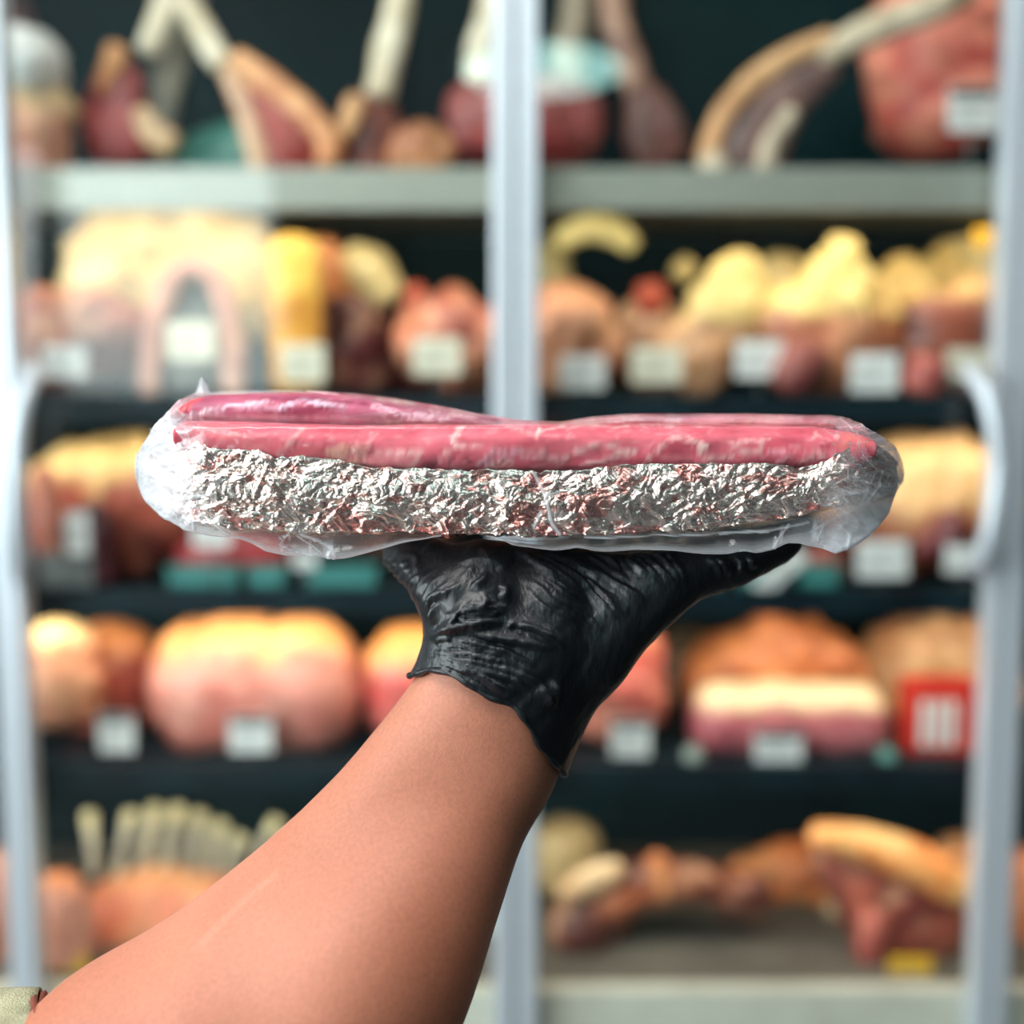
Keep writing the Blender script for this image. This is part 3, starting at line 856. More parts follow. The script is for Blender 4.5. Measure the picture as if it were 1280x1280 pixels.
card('price card with dark header on the big pink shoulder', 286, 340, 894, 940, 4, M_card, True, 1.525)
card('price card with dark header on the loin right of glove', 764, 812, 898, 946, 4, M_card, True, 1.525)
card('price card with dark header on the long cream-topped joint', 944, 1002, 914, 954, 4, M_card, True, 1.525)
card('yellow sticker card at the top right of second shelf', 1218, 1256, 286, 308, 2, M_yel, False, 1.56)
card('yellow sticker card low on the red-brown joint', 1112, 1164, 1196, 1228, 5, M_yel, False, 1.53)
card('orange sticker card at the foot of the shiny round roast', 76, 112, 1196, 1222, 5, M_yel, False, 1.53)

# red box with white stripes
a = at(1136, 852, 1.56); b = at(1218, 950, 1.56)
rb = box('striped_box', a[0], b[0], 1.56, 1.60, SHELF[4] + 0.0005, a[2], M_red, None, 0.002)
tag(rb, 'red box with white upright stripes at the fourth shelf right', 'box')
for k in range(3):
    x0 = a[0] + 0.018 + k * 0.020
    mesh_obj('white_stripe', *box_vf(x0, x0 + 0.013, 1.559, 1.56, SHELF[4] + 0.012, a[2] - 0.028), M_card, rb, smooth=False)
# small blobs on the fourth shelf edge
def ball(name, label, cat, px, py, rp, Y, c, row):
    piece(name, label, cat, row, Y, [(px - 2, py, rp), (px + 2, py, rp)], c, amp=0.03)
ball('plastic_cup', 'small grey dome cup below the long joint left end', 'cup', 866, 950, 20, 1.54, ((120, 136, 130), (150, 164, 156)), 4)
ball('plastic_cup', 'small teal dome cup below the long joint right end', 'cup', 1108, 950, 20, 1.54, ((50, 104, 100), (76, 130, 124)), 4)


# ============================================================ the held package
S0 = 0.4 / F                                     # metres per pixel at the package
# foil wrap: a crinkled sheet round the front, underside and ends
FT = [(176, 536), (205, 531), (222, 532), (238, 538), (250, 550), (262, 562), (277, 561), (318, 561), (345, 572), (369, 570), (408, 572), (451, 583),
      (541, 587), (650, 588), (665, 590), (720, 588), (780, 581), (880, 580), (955, 579), (994, 584), (1024, 581), (1040, 570), (1062, 559), (1085, 556),
      (1105, 560), (1122, 574), (1135, 590)]
FB = [(176, 612), (200, 636), (235, 650), (270, 656), (290, 662), (400, 667), (500, 665), (560, 668), (640, 669), (660, 672), (740, 669), (800, 665),
      (880, 663), (960, 652), (1010, 642), (1055, 628), (1100, 622), (1135, 610)]
def Yfront(px):
    """depth of the front face: flat in the middle, rounding back at both ends"""
    px = np.asarray(px, float)
    l = np.clip((275 - px) / 100, 0, 1)
    r = np.clip((px - 1040) / 90, 0, 1)
    return 0.394 + 0.045 * (1 - np.sqrt(np.clip(1 - l ** 2, 0, 1))) + 0.055 * (1 - np.sqrt(np.clip(1 - r ** 2, 0, 1)))
YBK = 0.474
pk = empty('meat_package', tuple(at(650, 668, 0.434)))
tag(pk, 'foil-cradled raw pink loin vacuum packed in clear film on the gloved hand', 'meat package')

nu, nf, nb, nk = 760, 96, 34, 12
px = np.linspace(186, 1124, nu)
top = interp(px, FT); bot = interp(px, FB)
top = top + 1.6 * vnoise(np.stack([px / 9, px * 0, px * 0], -1), 4) + 1.0 * vnoise(np.stack([px / 3.2, px * 0, px * 0], -1), 5)
yf = Yfront(px)
rows = []
UV = []
for j in range(nf):
    t = j / (nf - 1)
    Yj = yf - 0.0022 * np.sin(math.pi * min(1, t * 1.05)) * np.clip((top * 0 + 1), 0, 1)
    P = atv(px, top + (bot - top) * t, Yj)
    rows.append(P); UV.append(np.stack([px, top + (bot - top) * t], -1))
Pb = rows[-1]
for j in range(1, nb):
    t = j / (nb - 1)
    Pn = Pb.copy()
    Pn[:, 1] = Pb[:, 1] + (YBK - 0.002 - (yf - 0.394) * 0.6 - Pb[:, 1]) * t
    Pn[:, 2] = Pb[:, 2] - 0.0022 * math.sin(math.pi * min(1, t * 1.0))
    rows.append(Pn); UV.append(np.stack([px, bot + 150 * t], -1))
Pc = rows[-1]
for j in range(1, nk):
    t = j / (nk - 1)
    Pn = Pc.copy(); Pn[:, 2] += 0.020 * t; Pn[:, 1] += 0.002 * math.sin(math.pi * t)
    rows.append(Pn); UV.append(np.stack([px, bot + 150 + 70 * t], -1))
V = np.stack(rows, 1)                            # nu, nrow, 3
UV = np.stack(UV, 1)
NR = V.shape[1]
du = np.gradient(V, axis=0); dv = np.gradient(V, axis=1)
Nn = np.cross(dv, du); Nn /= np.linalg.norm(Nn, axis=2)[:, :, None] + 1e-12
u = UV[:, :, 0].ravel(); v = UV[:, :, 1].ravel()
q = np.stack([u / 40, v / 40, u * 0], -1)
wu = u + 7 * vnoise(q * 1.6, 1) + 2.5 * vnoise(q * 5, 2); wv = v + 7 * vnoise(q * 1.6, 3) + 2.5 * vnoise(q * 5, 4)
amt = 0.75 + 0.45 * vnoise(q * 0.8, 8)
c, s_ = math.cos(0.7), math.sin(0.7)
ra, rb_ = wu * c + wv * s_, -wu * s_ + wv * c
def facets(a, b, seed):
    """random heights on a lattice joined by flat triangles: sharp creases between flat facets"""
    ia = np.floor(a).astype(np.int64); ib = np.floor(b).astype(np.int64)
    fa = a - ia; fb_ = b - ib; z_ = ia * 0
    h00 = hsh(ia, ib, z_, seed); h10 = hsh(ia + 1, ib, z_, seed); h01 = hsh(ia, ib + 1, z_, seed); h11 = hsh(ia + 1, ib + 1, z_, seed)
    lo_ = h00 + (h10 - h00) * fa + (h01 - h00) * fb_
    hi_ = h11 + (h01 - h11) * (1 - fa) + (h10 - h11) * (1 - fb_)
    alt = ((ia + ib) % 2 == 0)
    lo2 = np.where(fa > fb_, h00 + (h10 - h00) * fa + (h11 - h10) * fb_, h00 + (h11 - h01) * fa + (h01 - h00) * fb_)
    return np.where(alt, np.where(fa + fb_ < 1, lo_, hi_), lo2)
jit = 0.45
def fl(scale_u, scale_v, ang, seed):
    c_, z_ = math.cos(ang), math.sin(ang)
    A_ = (wu * c_ + wv * z_) / scale_u; B_ = (-wu * z_ + wv * c_) / scale_v
    A_ = A_ + 0.35 * vnoise(np.stack([A_ * 0.9, B_ * 0.9, A_ * 0], -1), seed + 1); B_ = B_ + 0.35 * vnoise(np.stack([A_ * 0.9, B_ * 0.9, A_ * 0 + 3], -1), seed + 2)
    return facets(A_, B_, seed) - 0.5
big = 0.5 + 0.5 * vnoise(q * 0.7, 60)
h = 2.3 * fl(25, 13, 0.9, 200) * (0.5 + big) + 1.5 * fl(13, 6.5, -0.7, 210) + 0.95 * fl(7, 3.6, 0.6, 220) + 0.45 * fl(3.6, 2.4, -0.4, 230) + 0.5 * vnoise(q * 1.1, 14)
h = (h * amt * 0.00115)
edge = np.clip((UV[:, :, 1] - UV[:, :1, 1]).ravel() / 6, 0.15, 1)
H = (h * edge).reshape(nu, NR)
V = V + Nn * (H - 0.0004)[:, :, None]
Vf = V.reshape(-1, 3)
# red meat juice caught in the folds
st = fbm(np.stack([u / 26, v / 13, u * 0], -1), 3, 77) + 0.10 * np.clip((u - 350) / 200, 0, 1) * np.clip((1000 - u) / 100, 0, 1)
low = np.clip((v - 600) / 60, 0, 1)
k = np.clip((st - 0.30 + 0.14 * low) / 0.12, 0, 1) * 0.75
k2 = np.clip((fbm(np.stack([u / 7, v / 4, u * 0], -1), 2, 99) - 0.42) / 0.1, 0, 1) * 0.8
for (x0, y0, r0) in ((572, 596, 5), (628, 624, 7), (488, 662, 14), (530, 664, 16), (984, 606, 9), (1046, 598, 8), (1052, 606, 7), (750, 613, 6), (560, 655, 9), (450, 650, 12),
                     (690, 668, 18), (720, 655, 10), (905, 585, 8), (240, 575, 10), (236, 600, 8)):
    k = np.maximum(k, np.clip(1.3 - np.hypot((u - x0) / r0, (v - y0) / (r0 * 0.6)), 0, 1) * 0.9)
k = np.clip(np.maximum(k * 0.75, k2 * (0.35 + low * 0.4)), 0, 1)
k = k + 0.0
cf = lin((240, 224, 216))[None, :] * (1 - k[:, None]) + lin((214, 84, 66))[None, :] * k[:, None]
M_foil = attr_mat('crinkled_foil', rough=0.26, var=0.06, scale=300, bump=0.15, bscale=900, dist=0.0004, metal=0.92)
fo = mesh_obj('foil_wrap', Vf, grid_faces(nu, NR, close_v=False, caps=False), M_foil, pk, None, cf, smooth=False)
m = fo.modifiers.new('thickness', 'SOLIDIFY'); m.thickness = 0.0003; m.offset = 1

# the loin and the pieces lying on it
def slab(name, label, path, Yc, dY, cols, strokes, nu=420, nv=56, amp=0.0006, sq=3.0, seed=1, mat=None):
    """body whose visible upper and lower outlines are given in pixels: path (px, y_top, y_bottom)"""
    P = smooth_poly(path, max(2, nu // (len(path) - 1)))
    n = len(P)
    x, yt, yb = P[:, 0], P[:, 1], P[:, 2]
    an = np.linspace(0, 2 * math.pi, nv, endpoint=False)
    ca, sa = np.cos(an), np.sin(an)
    cx_ = np.sign(ca) * np.abs(ca) ** (2 / sq); sx_ = np.sign(sa) * np.abs(sa) ** (2 / sq)
    endt = np.minimum(np.arange(n) / (n * 0.05), (n - 1 - np.arange(n)) / (n * 0.05)).clip(0, 1)
    endr = np.sqrt(1 - (1 - endt) ** 2) * 0.97 + 0.03
    top = atv(x, yt, Yc - dY * 0.5); bt = atv(x, yb, Yc - dY)
    zc = (top[:, 2] + bt[:, 2]) / 2; rz = np.abs(top[:, 2] - bt[:, 2]) / 2
    xc = (top[:, 0] + bt[:, 0]) / 2
    V = np.zeros((n, nv, 3))
    V[:, :, 0] = xc[:, None]
    V[:, :, 1] = Yc - dY * endr[:, None] * cx_[None, :]
    V[:, :, 2] = zc[:, None] + (rz * endr)[:, None] * sx_[None, :]
    V = V.reshape(-1, 3)
    V = V + amp * np.stack([0 * V[:, 0], fbm(V * np.array([55, 90, 130]) + seed, 3, seed) * 3.6, fbm(V * 60 + seed, 2, seed + 7)], -1)
    X, Y = proj(V)
    qw = np.stack([X / 22, Y / 14, V[:, 1] * 60], -1)
    Xw = X + 5 * vnoise(qw, 3 + seed) + 2 * vnoise(qw * 3, 5 + seed); Yw = Y + 3 * vnoise(qw, 4 + seed) + 1.3 * vnoise(qw * 3, 6 + seed)
    w = np.clip(0.5 + 0.9 * fbm(np.stack([X / 60, Y / 18, V[:, 1] * 30], -1), 4, seed + 2), 0, 1)[:, None]
    c = lin(cols[0]) * (1 - w) + lin(cols[1]) * w
    g = np.clip(1 - np.abs(fbm(np.stack([Xw / 46, Yw / 11, V[:, 1] * 50], -1), 3, seed + 12)) * 14, 0, 1)[:, None]
    c = c * (1 - 0.30 * g) + lin((238, 180, 182)) * 0.30 * g
    dk = np.clip(fbm(np.stack([Xw / 34, Yw / 12, V[:, 1] * 50], -1), 3, seed + 22) * 3 - 0.5, 0, 1)[:, None]
    c = c * (1 - 0.35 * dk) + lin((160, 40, 66)) * 0.35 * dk
    relief = np.zeros(len(V))
    for pts, wd, colr, sg in strokes:
        d = polyd(Xw, Yw, pts)
        br = np.clip(0.75 + 0.8 * vnoise(np.stack([X / 4, Y / 4, X * 0], -1), seed + 40), 0.25, 1)
        kk = (np.clip((1.25 - d / wd) * 2.2, 0, 1) * br)[:, None] * min(1, sg * 1.15)
        c = c * (1 - kk) + lin(colr) * kk
        relief += (kk[:, 0] ** 2) * 0.0006 * (1 if sum(colr) > 420 else -1)
    V[:, 1] -= relief
    o = mesh_obj(name, V, grid_faces(n, nv), mat or M_loin, pk, None, c)
    if label: o['label'] = label
    return o

W1, W2, CR, DKR = (236, 178, 176), (242, 204, 198), (228, 170, 150), (126, 26, 52)
slab('loin', 'long pink loin laid in the foil',
     [(216, 527, 556), (240, 527, 575), (300, 527, 590), (410, 530, 596), (560, 530, 600), (680, 529, 600), (820, 530, 598), (960, 532, 598), (1040, 535, 594), (1075, 540, 586), (1096, 549, 572)],
     0.424, 0.0285, ((200, 74, 92), (222, 108, 122)),
     [([(226, 529), (262, 536), (300, 543)], 3, W1, .55), ([(381, 534), (366, 552), (347, 571)], 3, W1, .6), ([(412, 566), (436, 562), (455, 562), (450, 580), (428, 578)], 8, CR, .75),
      ([(457, 572), (470, 568), (500, 567), (525, 562)], 3, W1, .7), ([(525, 562), (520, 575), (516, 584)], 4, W1, .7), ([(462, 580), (490, 577), (510, 578)], 7, (222, 140, 142), .6),
      ([(452, 572), (456, 584)], 3, DKR, .5), ([(531, 584), (545, 582)], 5, DKR, .8), ([(468, 542), (464, 556), (456, 566)], 3, W1, .5),
      ([(576, 533), (574, 545), (570, 556)], 4, W2, .6), ([(570, 556), (556, 566), (550, 578)], 3, W1, .6), ([(572, 556), (590, 562), (600, 556)], 3, W1, .6), ([(560, 582), (566, 572), (580, 570), (592, 580)], 2.2, DKR, .6),
      ([(606, 580), (618, 570), (638, 566)], 9, (224, 158, 172), .75), ([(612, 582), (640, 578)], 5, W1, .6), ([(652, 566), (680, 570), (699, 579)], 6, (230, 160, 164), .7),
      ([(679, 538), (700, 533), (732, 531), (900, 531)], 1.6, W1, .6), ([(678, 537), (677, 543)], 3.5, W2, .8), ([(640, 534), (655, 540), (676, 546)], 3, W1, .35),
      ([(697, 582), (712, 568), (724, 564), (749, 557), (780, 562)], 3, W1, .75), ([(726, 583), (745, 577), (765, 573), (792, 565)], 3, W1, .75), ([(772, 571), (788, 566)], 6, W2, .9),
      ([(700, 588), (740, 586)], 4, DKR, .5), ([(808, 578), (816, 566), (827, 556), (847, 548), (874, 552)], 3, W1, .65), ([(874, 552), (879, 558), (874, 568)], 5, W2, .8),
      ([(820, 582), (850, 579), (866, 581)], 3, DKR, .5), ([(880, 577), (917, 567), (950, 561)], 3.5, W1, .75), ([(910, 556), (935, 551), (961, 549)], 3, W1, .6),
      ([(962, 564), (978, 561), (985, 571), (976, 578)], 4, (226, 150, 162), .7), ([(1002, 578), (1016, 572), (1030, 566)], 4, W1, .6), ([(1014, 546), (1020, 540), (1027, 544)], 2.5, W1, .5),
      ([(994, 583), (1030, 577)], 4, (170, 22, 50), .7), ([(1050, 552), (1070, 550), (1086, 548)], 9, (228, 112, 96), .6), ([(1046, 545), (1047, 548)], 3, W1, .8), ([(1042, 556), (1030, 562)], 5, (176, 40, 66), .6),
      ([(236, 545), (250, 556), (262, 562)], 6, (220, 110, 92), .6), ([(262, 540), (330, 560), (400, 566)], 6, (226, 110, 110), .4)], seed=1)
slab('membrane_cut', 'maroon cut with silvery membrane',
     [(204, 521, 531), (222, 508, 532), (246, 494, 540), (300, 491, 542), (370, 491, 542), (440, 496, 542), (510, 506, 541), (570, 516, 540), (636, 527, 540)],
     0.4385, 0.026, ((146, 56, 84), (182, 92, 118)),
     [([(214, 520), (228, 508), (246, 496)], 7, (232, 72, 72), .8), ([(238, 520), (262, 513), (285, 506), (336, 502)], 3, (222, 190, 204), .8), ([(258, 518), (300, 511), (355, 508)], 2.5, (214, 160, 180), .8),
      ([(355, 508), (379, 500), (408, 509)], 3.5, (212, 176, 196), .8), ([(400, 504), (431, 512)], 5, (206, 176, 192), .7), ([(466, 507), (490, 514), (509, 519), (560, 526)], 4.5, (222, 176, 190), .7),
      ([(300, 522), (380, 520), (460, 524)], 3, (206, 120, 140), .5), ([(330, 496), (400, 500), (460, 508)], 2, (118, 30, 60), .6), ([(230, 524), (250, 518), (268, 514)], 2, (236, 200, 206), .8),
      ([(590, 522), (540, 514)], 4, (224, 170, 176), .6)], seed=2, sq=2.4, nu=300, nv=40)
slab('back_cut', 'pink strip with a cream fat end',
     [(352, 496, 516), (380, 490, 516), (430, 492, 518), (480, 497, 520), (530, 505, 524), (600, 518, 530), (690, 530, 536)],
     0.4600, 0.013, ((196, 84, 104), (218, 108, 122)),
     [([(476, 500), (500, 504), (514, 509)], 7, (236, 222, 200), .9), ([(372, 492), (386, 491)], 4, (236, 214, 190), .8), ([(540, 510), (600, 520)], 2.5, W1, .6)], seed=3, sq=2.2, nu=240, nv=32)
slab('fatty_cut', 'pale pink fat edge at the back',
     [(700, 530, 538), (750, 522, 538), (800, 519, 538), (860, 521, 538), (930, 519, 538), (990, 520, 540), (1022, 522, 540), (1050, 522, 542), (1072, 532, 545), (1088, 542, 552)],
     0.450, 0.022, ((206, 108, 128), (232, 158, 168)),
     [([(720, 528), (800, 521), (850, 526)], 4.5, (236, 200, 200), .85), ([(810, 524), (860, 522)], 3, (206, 150, 176), .6), ([(930, 528), (960, 521), (1000, 523)], 4, (232, 170, 168), .8),
      ([(1005, 528), (1014, 521)], 3, (180, 50, 80), .6), ([(1025, 531), (1040, 523), (1062, 528), (1084, 541)], 4, (238, 168, 166), .85)], seed=4, sq=2.4, nu=300, nv=36)

# clear vacuum bag, closed all round, with a flat seam flap hanging below the front
BT = [(166, 575), (176, 562), (190, 540), (204, 522), (224, 503), (246, 491), (300, 488.5), (380, 487.5), (440, 491), (500, 498), (570, 511), (630, 524.5), (700, 526.5), (800, 516.5), (930, 516.5),
      (1040, 519), (1062, 524), (1082, 535), (1098, 543), (1115, 556), (1126, 575), (1132, 600)]
BB = [(166, 580), (172, 602), (180, 622), (200, 643), (232, 661), (262, 668), (300, 675), (330, 688), (370, 695), (415, 698), (450, 694), (490, 684), (540, 671), (575, 667), (600, 668), (640, 680), (690, 686),
      (770, 688), (870, 691), (945, 691), (965, 686), (985, 677), (1000, 677), (1020, 685), (1045, 691), (1075, 675), (1100, 655), (1114, 630), (1122, 600), (1132, 604)]
nu = 560
px = np.linspace(171, 1127, nu)
bt_ = interp(px, BT); bb = interp(px, BB)
bb = np.maximum(bb, bt_ + 6)
yF = Yfront(px) - 0.0052
fb = interp(px, FB)
ft = interp(px, FT)
NF = 84
R_ = []
LV = []
for j in range(NF):                              # front sheet, top to flap edge
    t = j / (NF - 1)
    y = bt_ + (bb - bt_) * t
    rel = (y - 528) / 30.0
    # over the loin the film steps back to the meat, over the foil it stands proud
    Y = yF + 0.0015 * np.clip((fb - y) / 60, 0, 1)
    Y = Y + np.clip((534 - y) / 8, 0, 1) * (0.014 + 0.030 * np.clip((526 - y) / 34, 0, 1)) * np.clip((px - 180) / 60, 0, 1)
    Y = Y + 0.004 * np.clip((y - fb) / 22, 0, 1)
    R_.append(atv(px, y, Y)); LV.append(np.stack([px, y], -1))
last = R_[-1]
foil_b = atv(px, np.minimum(fb + 4, bb - 0.5), yF + 0.010)
R_.append(last + np.array([0, 0.0012, 0.0003])); LV.append(np.stack([px, bb], -1))
for t in (0.5, 1.0):
    R_.append(R_[NF] * (1 - t) + foil_b * t); LV.append(np.stack([px, bb + (fb - bb) * t], -1))
endk = 1 - np.clip(np.minimum((px - 171) / 30, (1127 - px) / 30), 0, 1)
ybk = YBK + 0.004 - (Yfront(px) - 0.394) * 0.5
for t in (0.25, 0.5, 0.75, 1.0):
    Pn = foil_b.copy(); Pn[:, 1] = foil_b[:, 1] + (ybk - foil_b[:, 1]) * t; Pn[:, 2] -= 0.0032 * math.sin(math.pi * t)
    R_.append(Pn); LV.append(np.stack([px, fb + 40 * t], -1))
low_ = R_[-1]; top_ = R_[0].copy()
for t in (0.25, 0.5, 0.75, 1.0):
    Pn = low_ * (1 - t) + top_ * t
    Pn[:, 1] = ybk * (1 - t ** 2) + top_[:, 1] * t ** 2 + 0.002
    Pn[:, 2] = low_[:, 2] + (top_[:, 2] - low_[:, 2]) * min(1, t * 1.15)
    if t < 1:
        R_.append(Pn); LV.append(np.stack([px, fb + 40 + 40 * t], -1))
V = np.stack(R_, 1); LV = np.stack(LV, 1)
NR = V.shape[1]
u, v = LV[:, :, 0].ravel(), LV[:, :, 1].ravel()
du = np.gradient(V, axis=0); dv = np.gradient(V, axis=1)
Nn = np.cross(dv, du); Nn /= np.linalg.norm(Nn, axis=2)[:, :, None] + 1e-12
endm = np.clip((262 - u) / 40, 0, 1) + np.clip((u - 1020) / 50, 0, 1)
flap = np.clip((v - interp(u, FB) - 1) / 5, 0, 1)
q = np.stack([u / 30, v / 30, u * 0], -1)
wu = u + 8 * vnoise(q, 101); wv = v + 8 * vnoise(q, 102)
a1, a2 = F1(wu / 34, wv / 22, 111)
b1, b2 = F1(wu / 13, wv / 10, 121)
h = (1.6 * a1 + 0.6 * b1) * endm * 0.0016 + (0.5 * b1 + 0.5 * vnoise(q * 2, 9)) * 0.0004 * (1 - endm)
h += flap * 0.0010 * np.sin(u / 17 + 2 * vnoise(q * 0.6, 5)) * (1 - endm)
haze = 0.03 + 0.62 * np.clip((256 - u) / 46, 0, 1) * (0.55 + 0.45 * np.clip((240 - u) / 30, 0, 1)) + 0.58 * np.clip((u - 1030) / 60, 0, 1) * np.clip((v - 590) / 40, 0.25, 1)
haze += flap * (0.02 + 0.09 * np.clip((460 - u) / 60, 0, 1)) * (0.8 + 0.5 * vnoise(q * 2, 55)) + 0.22 * flap * np.clip((u - 980) / 40, 0, 1) + 0.20 * flap * np.clip((330 - u) / 60, 0, 1)
cre = np.clip(1 - (b2 - b1) * 7, 0, 1) * (0.30 * endm + 0.02) + np.clip(1 - (a2 - a1) * 12, 0, 1) * (0.45 * endm)
haze += cre
CREASE = [([(362, 665), (350, 680), (376, 692)], 1.3), ([(376, 668), (395, 675), (414, 686), (410, 697)], 2.2), ([(350, 672), (362, 668)], 1.2), ([(392, 676), (416, 683), (417, 697)], 1.2), ([(372, 670), (402, 692)], 1.2),
          ([(1013, 665), (1050, 645), (1080, 628), (1097, 608)], 1.6), ([(1097, 608), (1101, 590)], 1.6), ([(1050, 657), (1062, 668), (1056, 688)], 1.4), ([(1030, 655), (1022, 676)], 1.2), ([(1070, 640), (1078, 655)], 1.5),
          ([(1085, 630), (1092, 646)], 1.4), ([(985, 655), (975, 668), (968, 684)], 1.6), ([(900, 668), (960, 662), (1010, 652)], 1.6), ([(730, 672), (860, 668), (960, 664)], 1.2),
          ([(668, 592), (682, 620), (690, 655), (700, 668)], 2.4), ([(682, 620), (700, 615)], 1.6), ([(676, 640), (668, 660)], 2), ([(212, 520), (216, 540), (228, 560)], 2.5), ([(190, 560), (205, 552), (222, 548)], 2),
          ([(178, 580), (200, 600), (206, 640)], 1.6), ([(206, 640), (226, 625), (262, 618)], 1.6), ([(226, 625), (240, 600)], 1.4), ([(226, 650), (240, 636), (244, 660)], 1.6), ([(250, 640), (285, 668)], 1.2)]
for pts, wd in CREASE:
    d = polyd(u, v, pts)
    kk = np.clip(1.3 - d / wd, 0, 1)
    haze += kk * 0.6
    h += kk * 0.0005
haze += 0.45 * np.clip(1 - np.abs(v - interp(u, BB)) / 1.5, 0, 1) * (flap > 0.2)
haze = np.clip(haze, 0, 0.86)
V = V + Nn * h.reshape(nu, NR)[:, :, None] * np.array([0.3, 1, 0.5])
# the film closes towards both ends
fcs = grid_faces(nu, NR)
bag = mesh_obj('vacuum_bag', V.reshape(-1, 3), fcs, M_film, pk, None, np.stack([haze] * 3, -1))
bag['label'] = 'clear wrinkled vacuum film with milky gathered ends'
# the pinched corner standing up at the back left
tp = [at(244, 494, .452), at(252, 470, .452), at(264, 493, .452), at(254, 494, .449), at(254, 493, .456), at(251.5, 482, .4505)]
tip = mesh_obj('bag_corner', tp, [(0, 3, 5), (3, 2, 5), (0, 5, 1), (5, 2, 1), (0, 1, 4), (1, 2, 4), (0, 4, 3), (3, 4, 2)], M_film, pk, None, np.full((6, 3), 0.38), smooth=False)

# ============================================================ the person: forearm, hand, glove, sleeve
def surface(caps, vox, k=0.006, lap=3):
    """smooth-union of tapered capsules turned into one continuous skin (naive surface nets)"""
    A = np.array([c[0] for c in caps]); B = np.array([c[1] for c in caps])
    ra = np.array([c[2] for c in caps]); rb = np.array([c[3] for c in caps])
    mr = max(ra.max(), rb.max()) + 4 * vox
    lo = np.minimum(A.min(0), B.min(0)) - mr; hi = np.maximum(A.max(0), B.max(0)) + mr
    n = np.ceil((hi - lo) / vox).astype(int) + 1
    xs = [lo[i] + vox * np.arange(n[i]) for i in range(3)]
    G = np.stack(np.meshgrid(*xs, indexing='ij'), -1).astype(np.float32)
    acc = np.zeros(tuple(n), np.float32)
    for a, b, r0, r1 in caps:
        d = (b - a).astype(np.float32)
        L = float(d @ d) + 1e-12
        W = G - a.astype(np.float32)
        t = np.clip((W @ d) / L, 0, 1)
        dist = np.sqrt(((W - t[..., None] * d) ** 2).sum(-1)) - (r0 + (r1 - r0) * t)
        acc += np.exp(np.clip(-dist / k, -60, 60))
    sd = -k * np.log(acc + 1e-26)
    ins = sd < 0
    c8 = np.zeros((n[0] - 1, n[1] - 1, n[2] - 1), np.int8)
    for dx in (0, 1):
        for dy in (0, 1):
            for dz in (0, 1):
                c8 += ins[dx:n[0] - 1 + dx, dy:n[1] - 1 + dy, dz:n[2] - 1 + dz]
    cell = (c8 > 0) & (c8 < 8)
    idx = -np.ones(cell.shape, np.int64)
    ids = np.argwhere(cell)
    idx[cell] = np.arange(len(ids))
    S = np.zeros((len(ids), 3)); Cn = np.zeros(len(ids))
    corners = [(x, y, z) for x in (0, 1) for y in (0, 1) for z in (0, 1)]
    for i, a in enumerate(corners):
        for ax in range(3):
            if a[ax] == 0:
                b = list(a); b[ax] = 1
                va = sd[ids[:, 0] + a[0], ids[:, 1] + a[1], ids[:, 2] + a[2]]
                vb = sd[ids[:, 0] + b[0], ids[:, 1] + b[1], ids[:, 2] + b[2]]
                cr_ = (va < 0) != (vb < 0)
                t = np.where(cr_, va / np.where(cr_, va - vb, 1), 0)
                p = np.array(a, float)[None, :] + 0 * S
                p[:, ax] += t
                S += p * cr_[:, None]; Cn += cr_
    V = lo + vox * (ids + S / Cn[:, None])
    faces = []
    for ax in range(3):
        o1, o2 = [(1, 2), (2, 0), (0, 1)][ax]
        sl0 = [slice(0, -1)] * 3; sl1 = [slice(0, -1)] * 3
        sl1[ax] = slice(1, None)
        s0 = ins[tuple(slice(0, n[i] - 1) for i in range(3))]
        a_ = [slice(0, n[i] - 1) for i in range(3)]; a_[ax] = slice(1, n[ax])
        s1 = ins[tuple(a_)]
        E = np.argwhere(s0 != s1)
        E = E[(E[:, o1] > 0) & (E[:, o2] > 0)]
        f = []
        for (d1, d2) in ((0, 0), (1, 0), (1, 1), (0, 1)):
            Q = E.copy(); Q[:, o1] -= d1; Q[:, o2] -= d2
            f.append(idx[Q[:, 0], Q[:, 1], Q[:, 2]])
        f = np.stack(f, -1)
        flip = ~s0[E[:, 0], E[:, 1], E[:, 2]]
        f[flip] = f[flip][:, ::-1]
        faces.append(f)
    Fc = np.vstack(faces)
    Fc = Fc[(Fc >= 0).all(1)]
    for _ in range(lap):
        V = laplace(V, Fc, 0.5)
    return V, Fc

def laplace(V, Fc, a):
    S = np.zeros_like(V); C = np.zeros(len(V))
    m = Fc.shape[1]
    for i in range(m):
        x, y = Fc[:, i], Fc[:, (i + 1) % m]
        np.add.at(S, x, V[y]); np.add.at(S, y, V[x]); np.add.at(C, x, 1); np.add.at(C, y, 1)
    return V * (1 - a) + a * S / np.maximum(C, 1)[:, None]

def normals(V, Fc):
    n = np.cross(V[Fc[:, 2]] - V[Fc[:, 0]], V[Fc[:, 3]] - V[Fc[:, 1]])
    N = np.zeros_like(V)
    for i in range(4): np.add.at(N, Fc[:, i], n)
    return N / (np.linalg.norm(N, axis=1)[:, None] + 1e-15)

def chain(pts, dr=0.0):
    """capsules through (px, py, Y, radius_px)"""
    out = []
    Q = [(at(a, b, c), r * c / F - dr) for a, b, c, r in pts]
    for (a, r0), (b, r1) in zip(Q[:-1], Q[1:]):
        out.append((a, b, r0, r1))
    return out

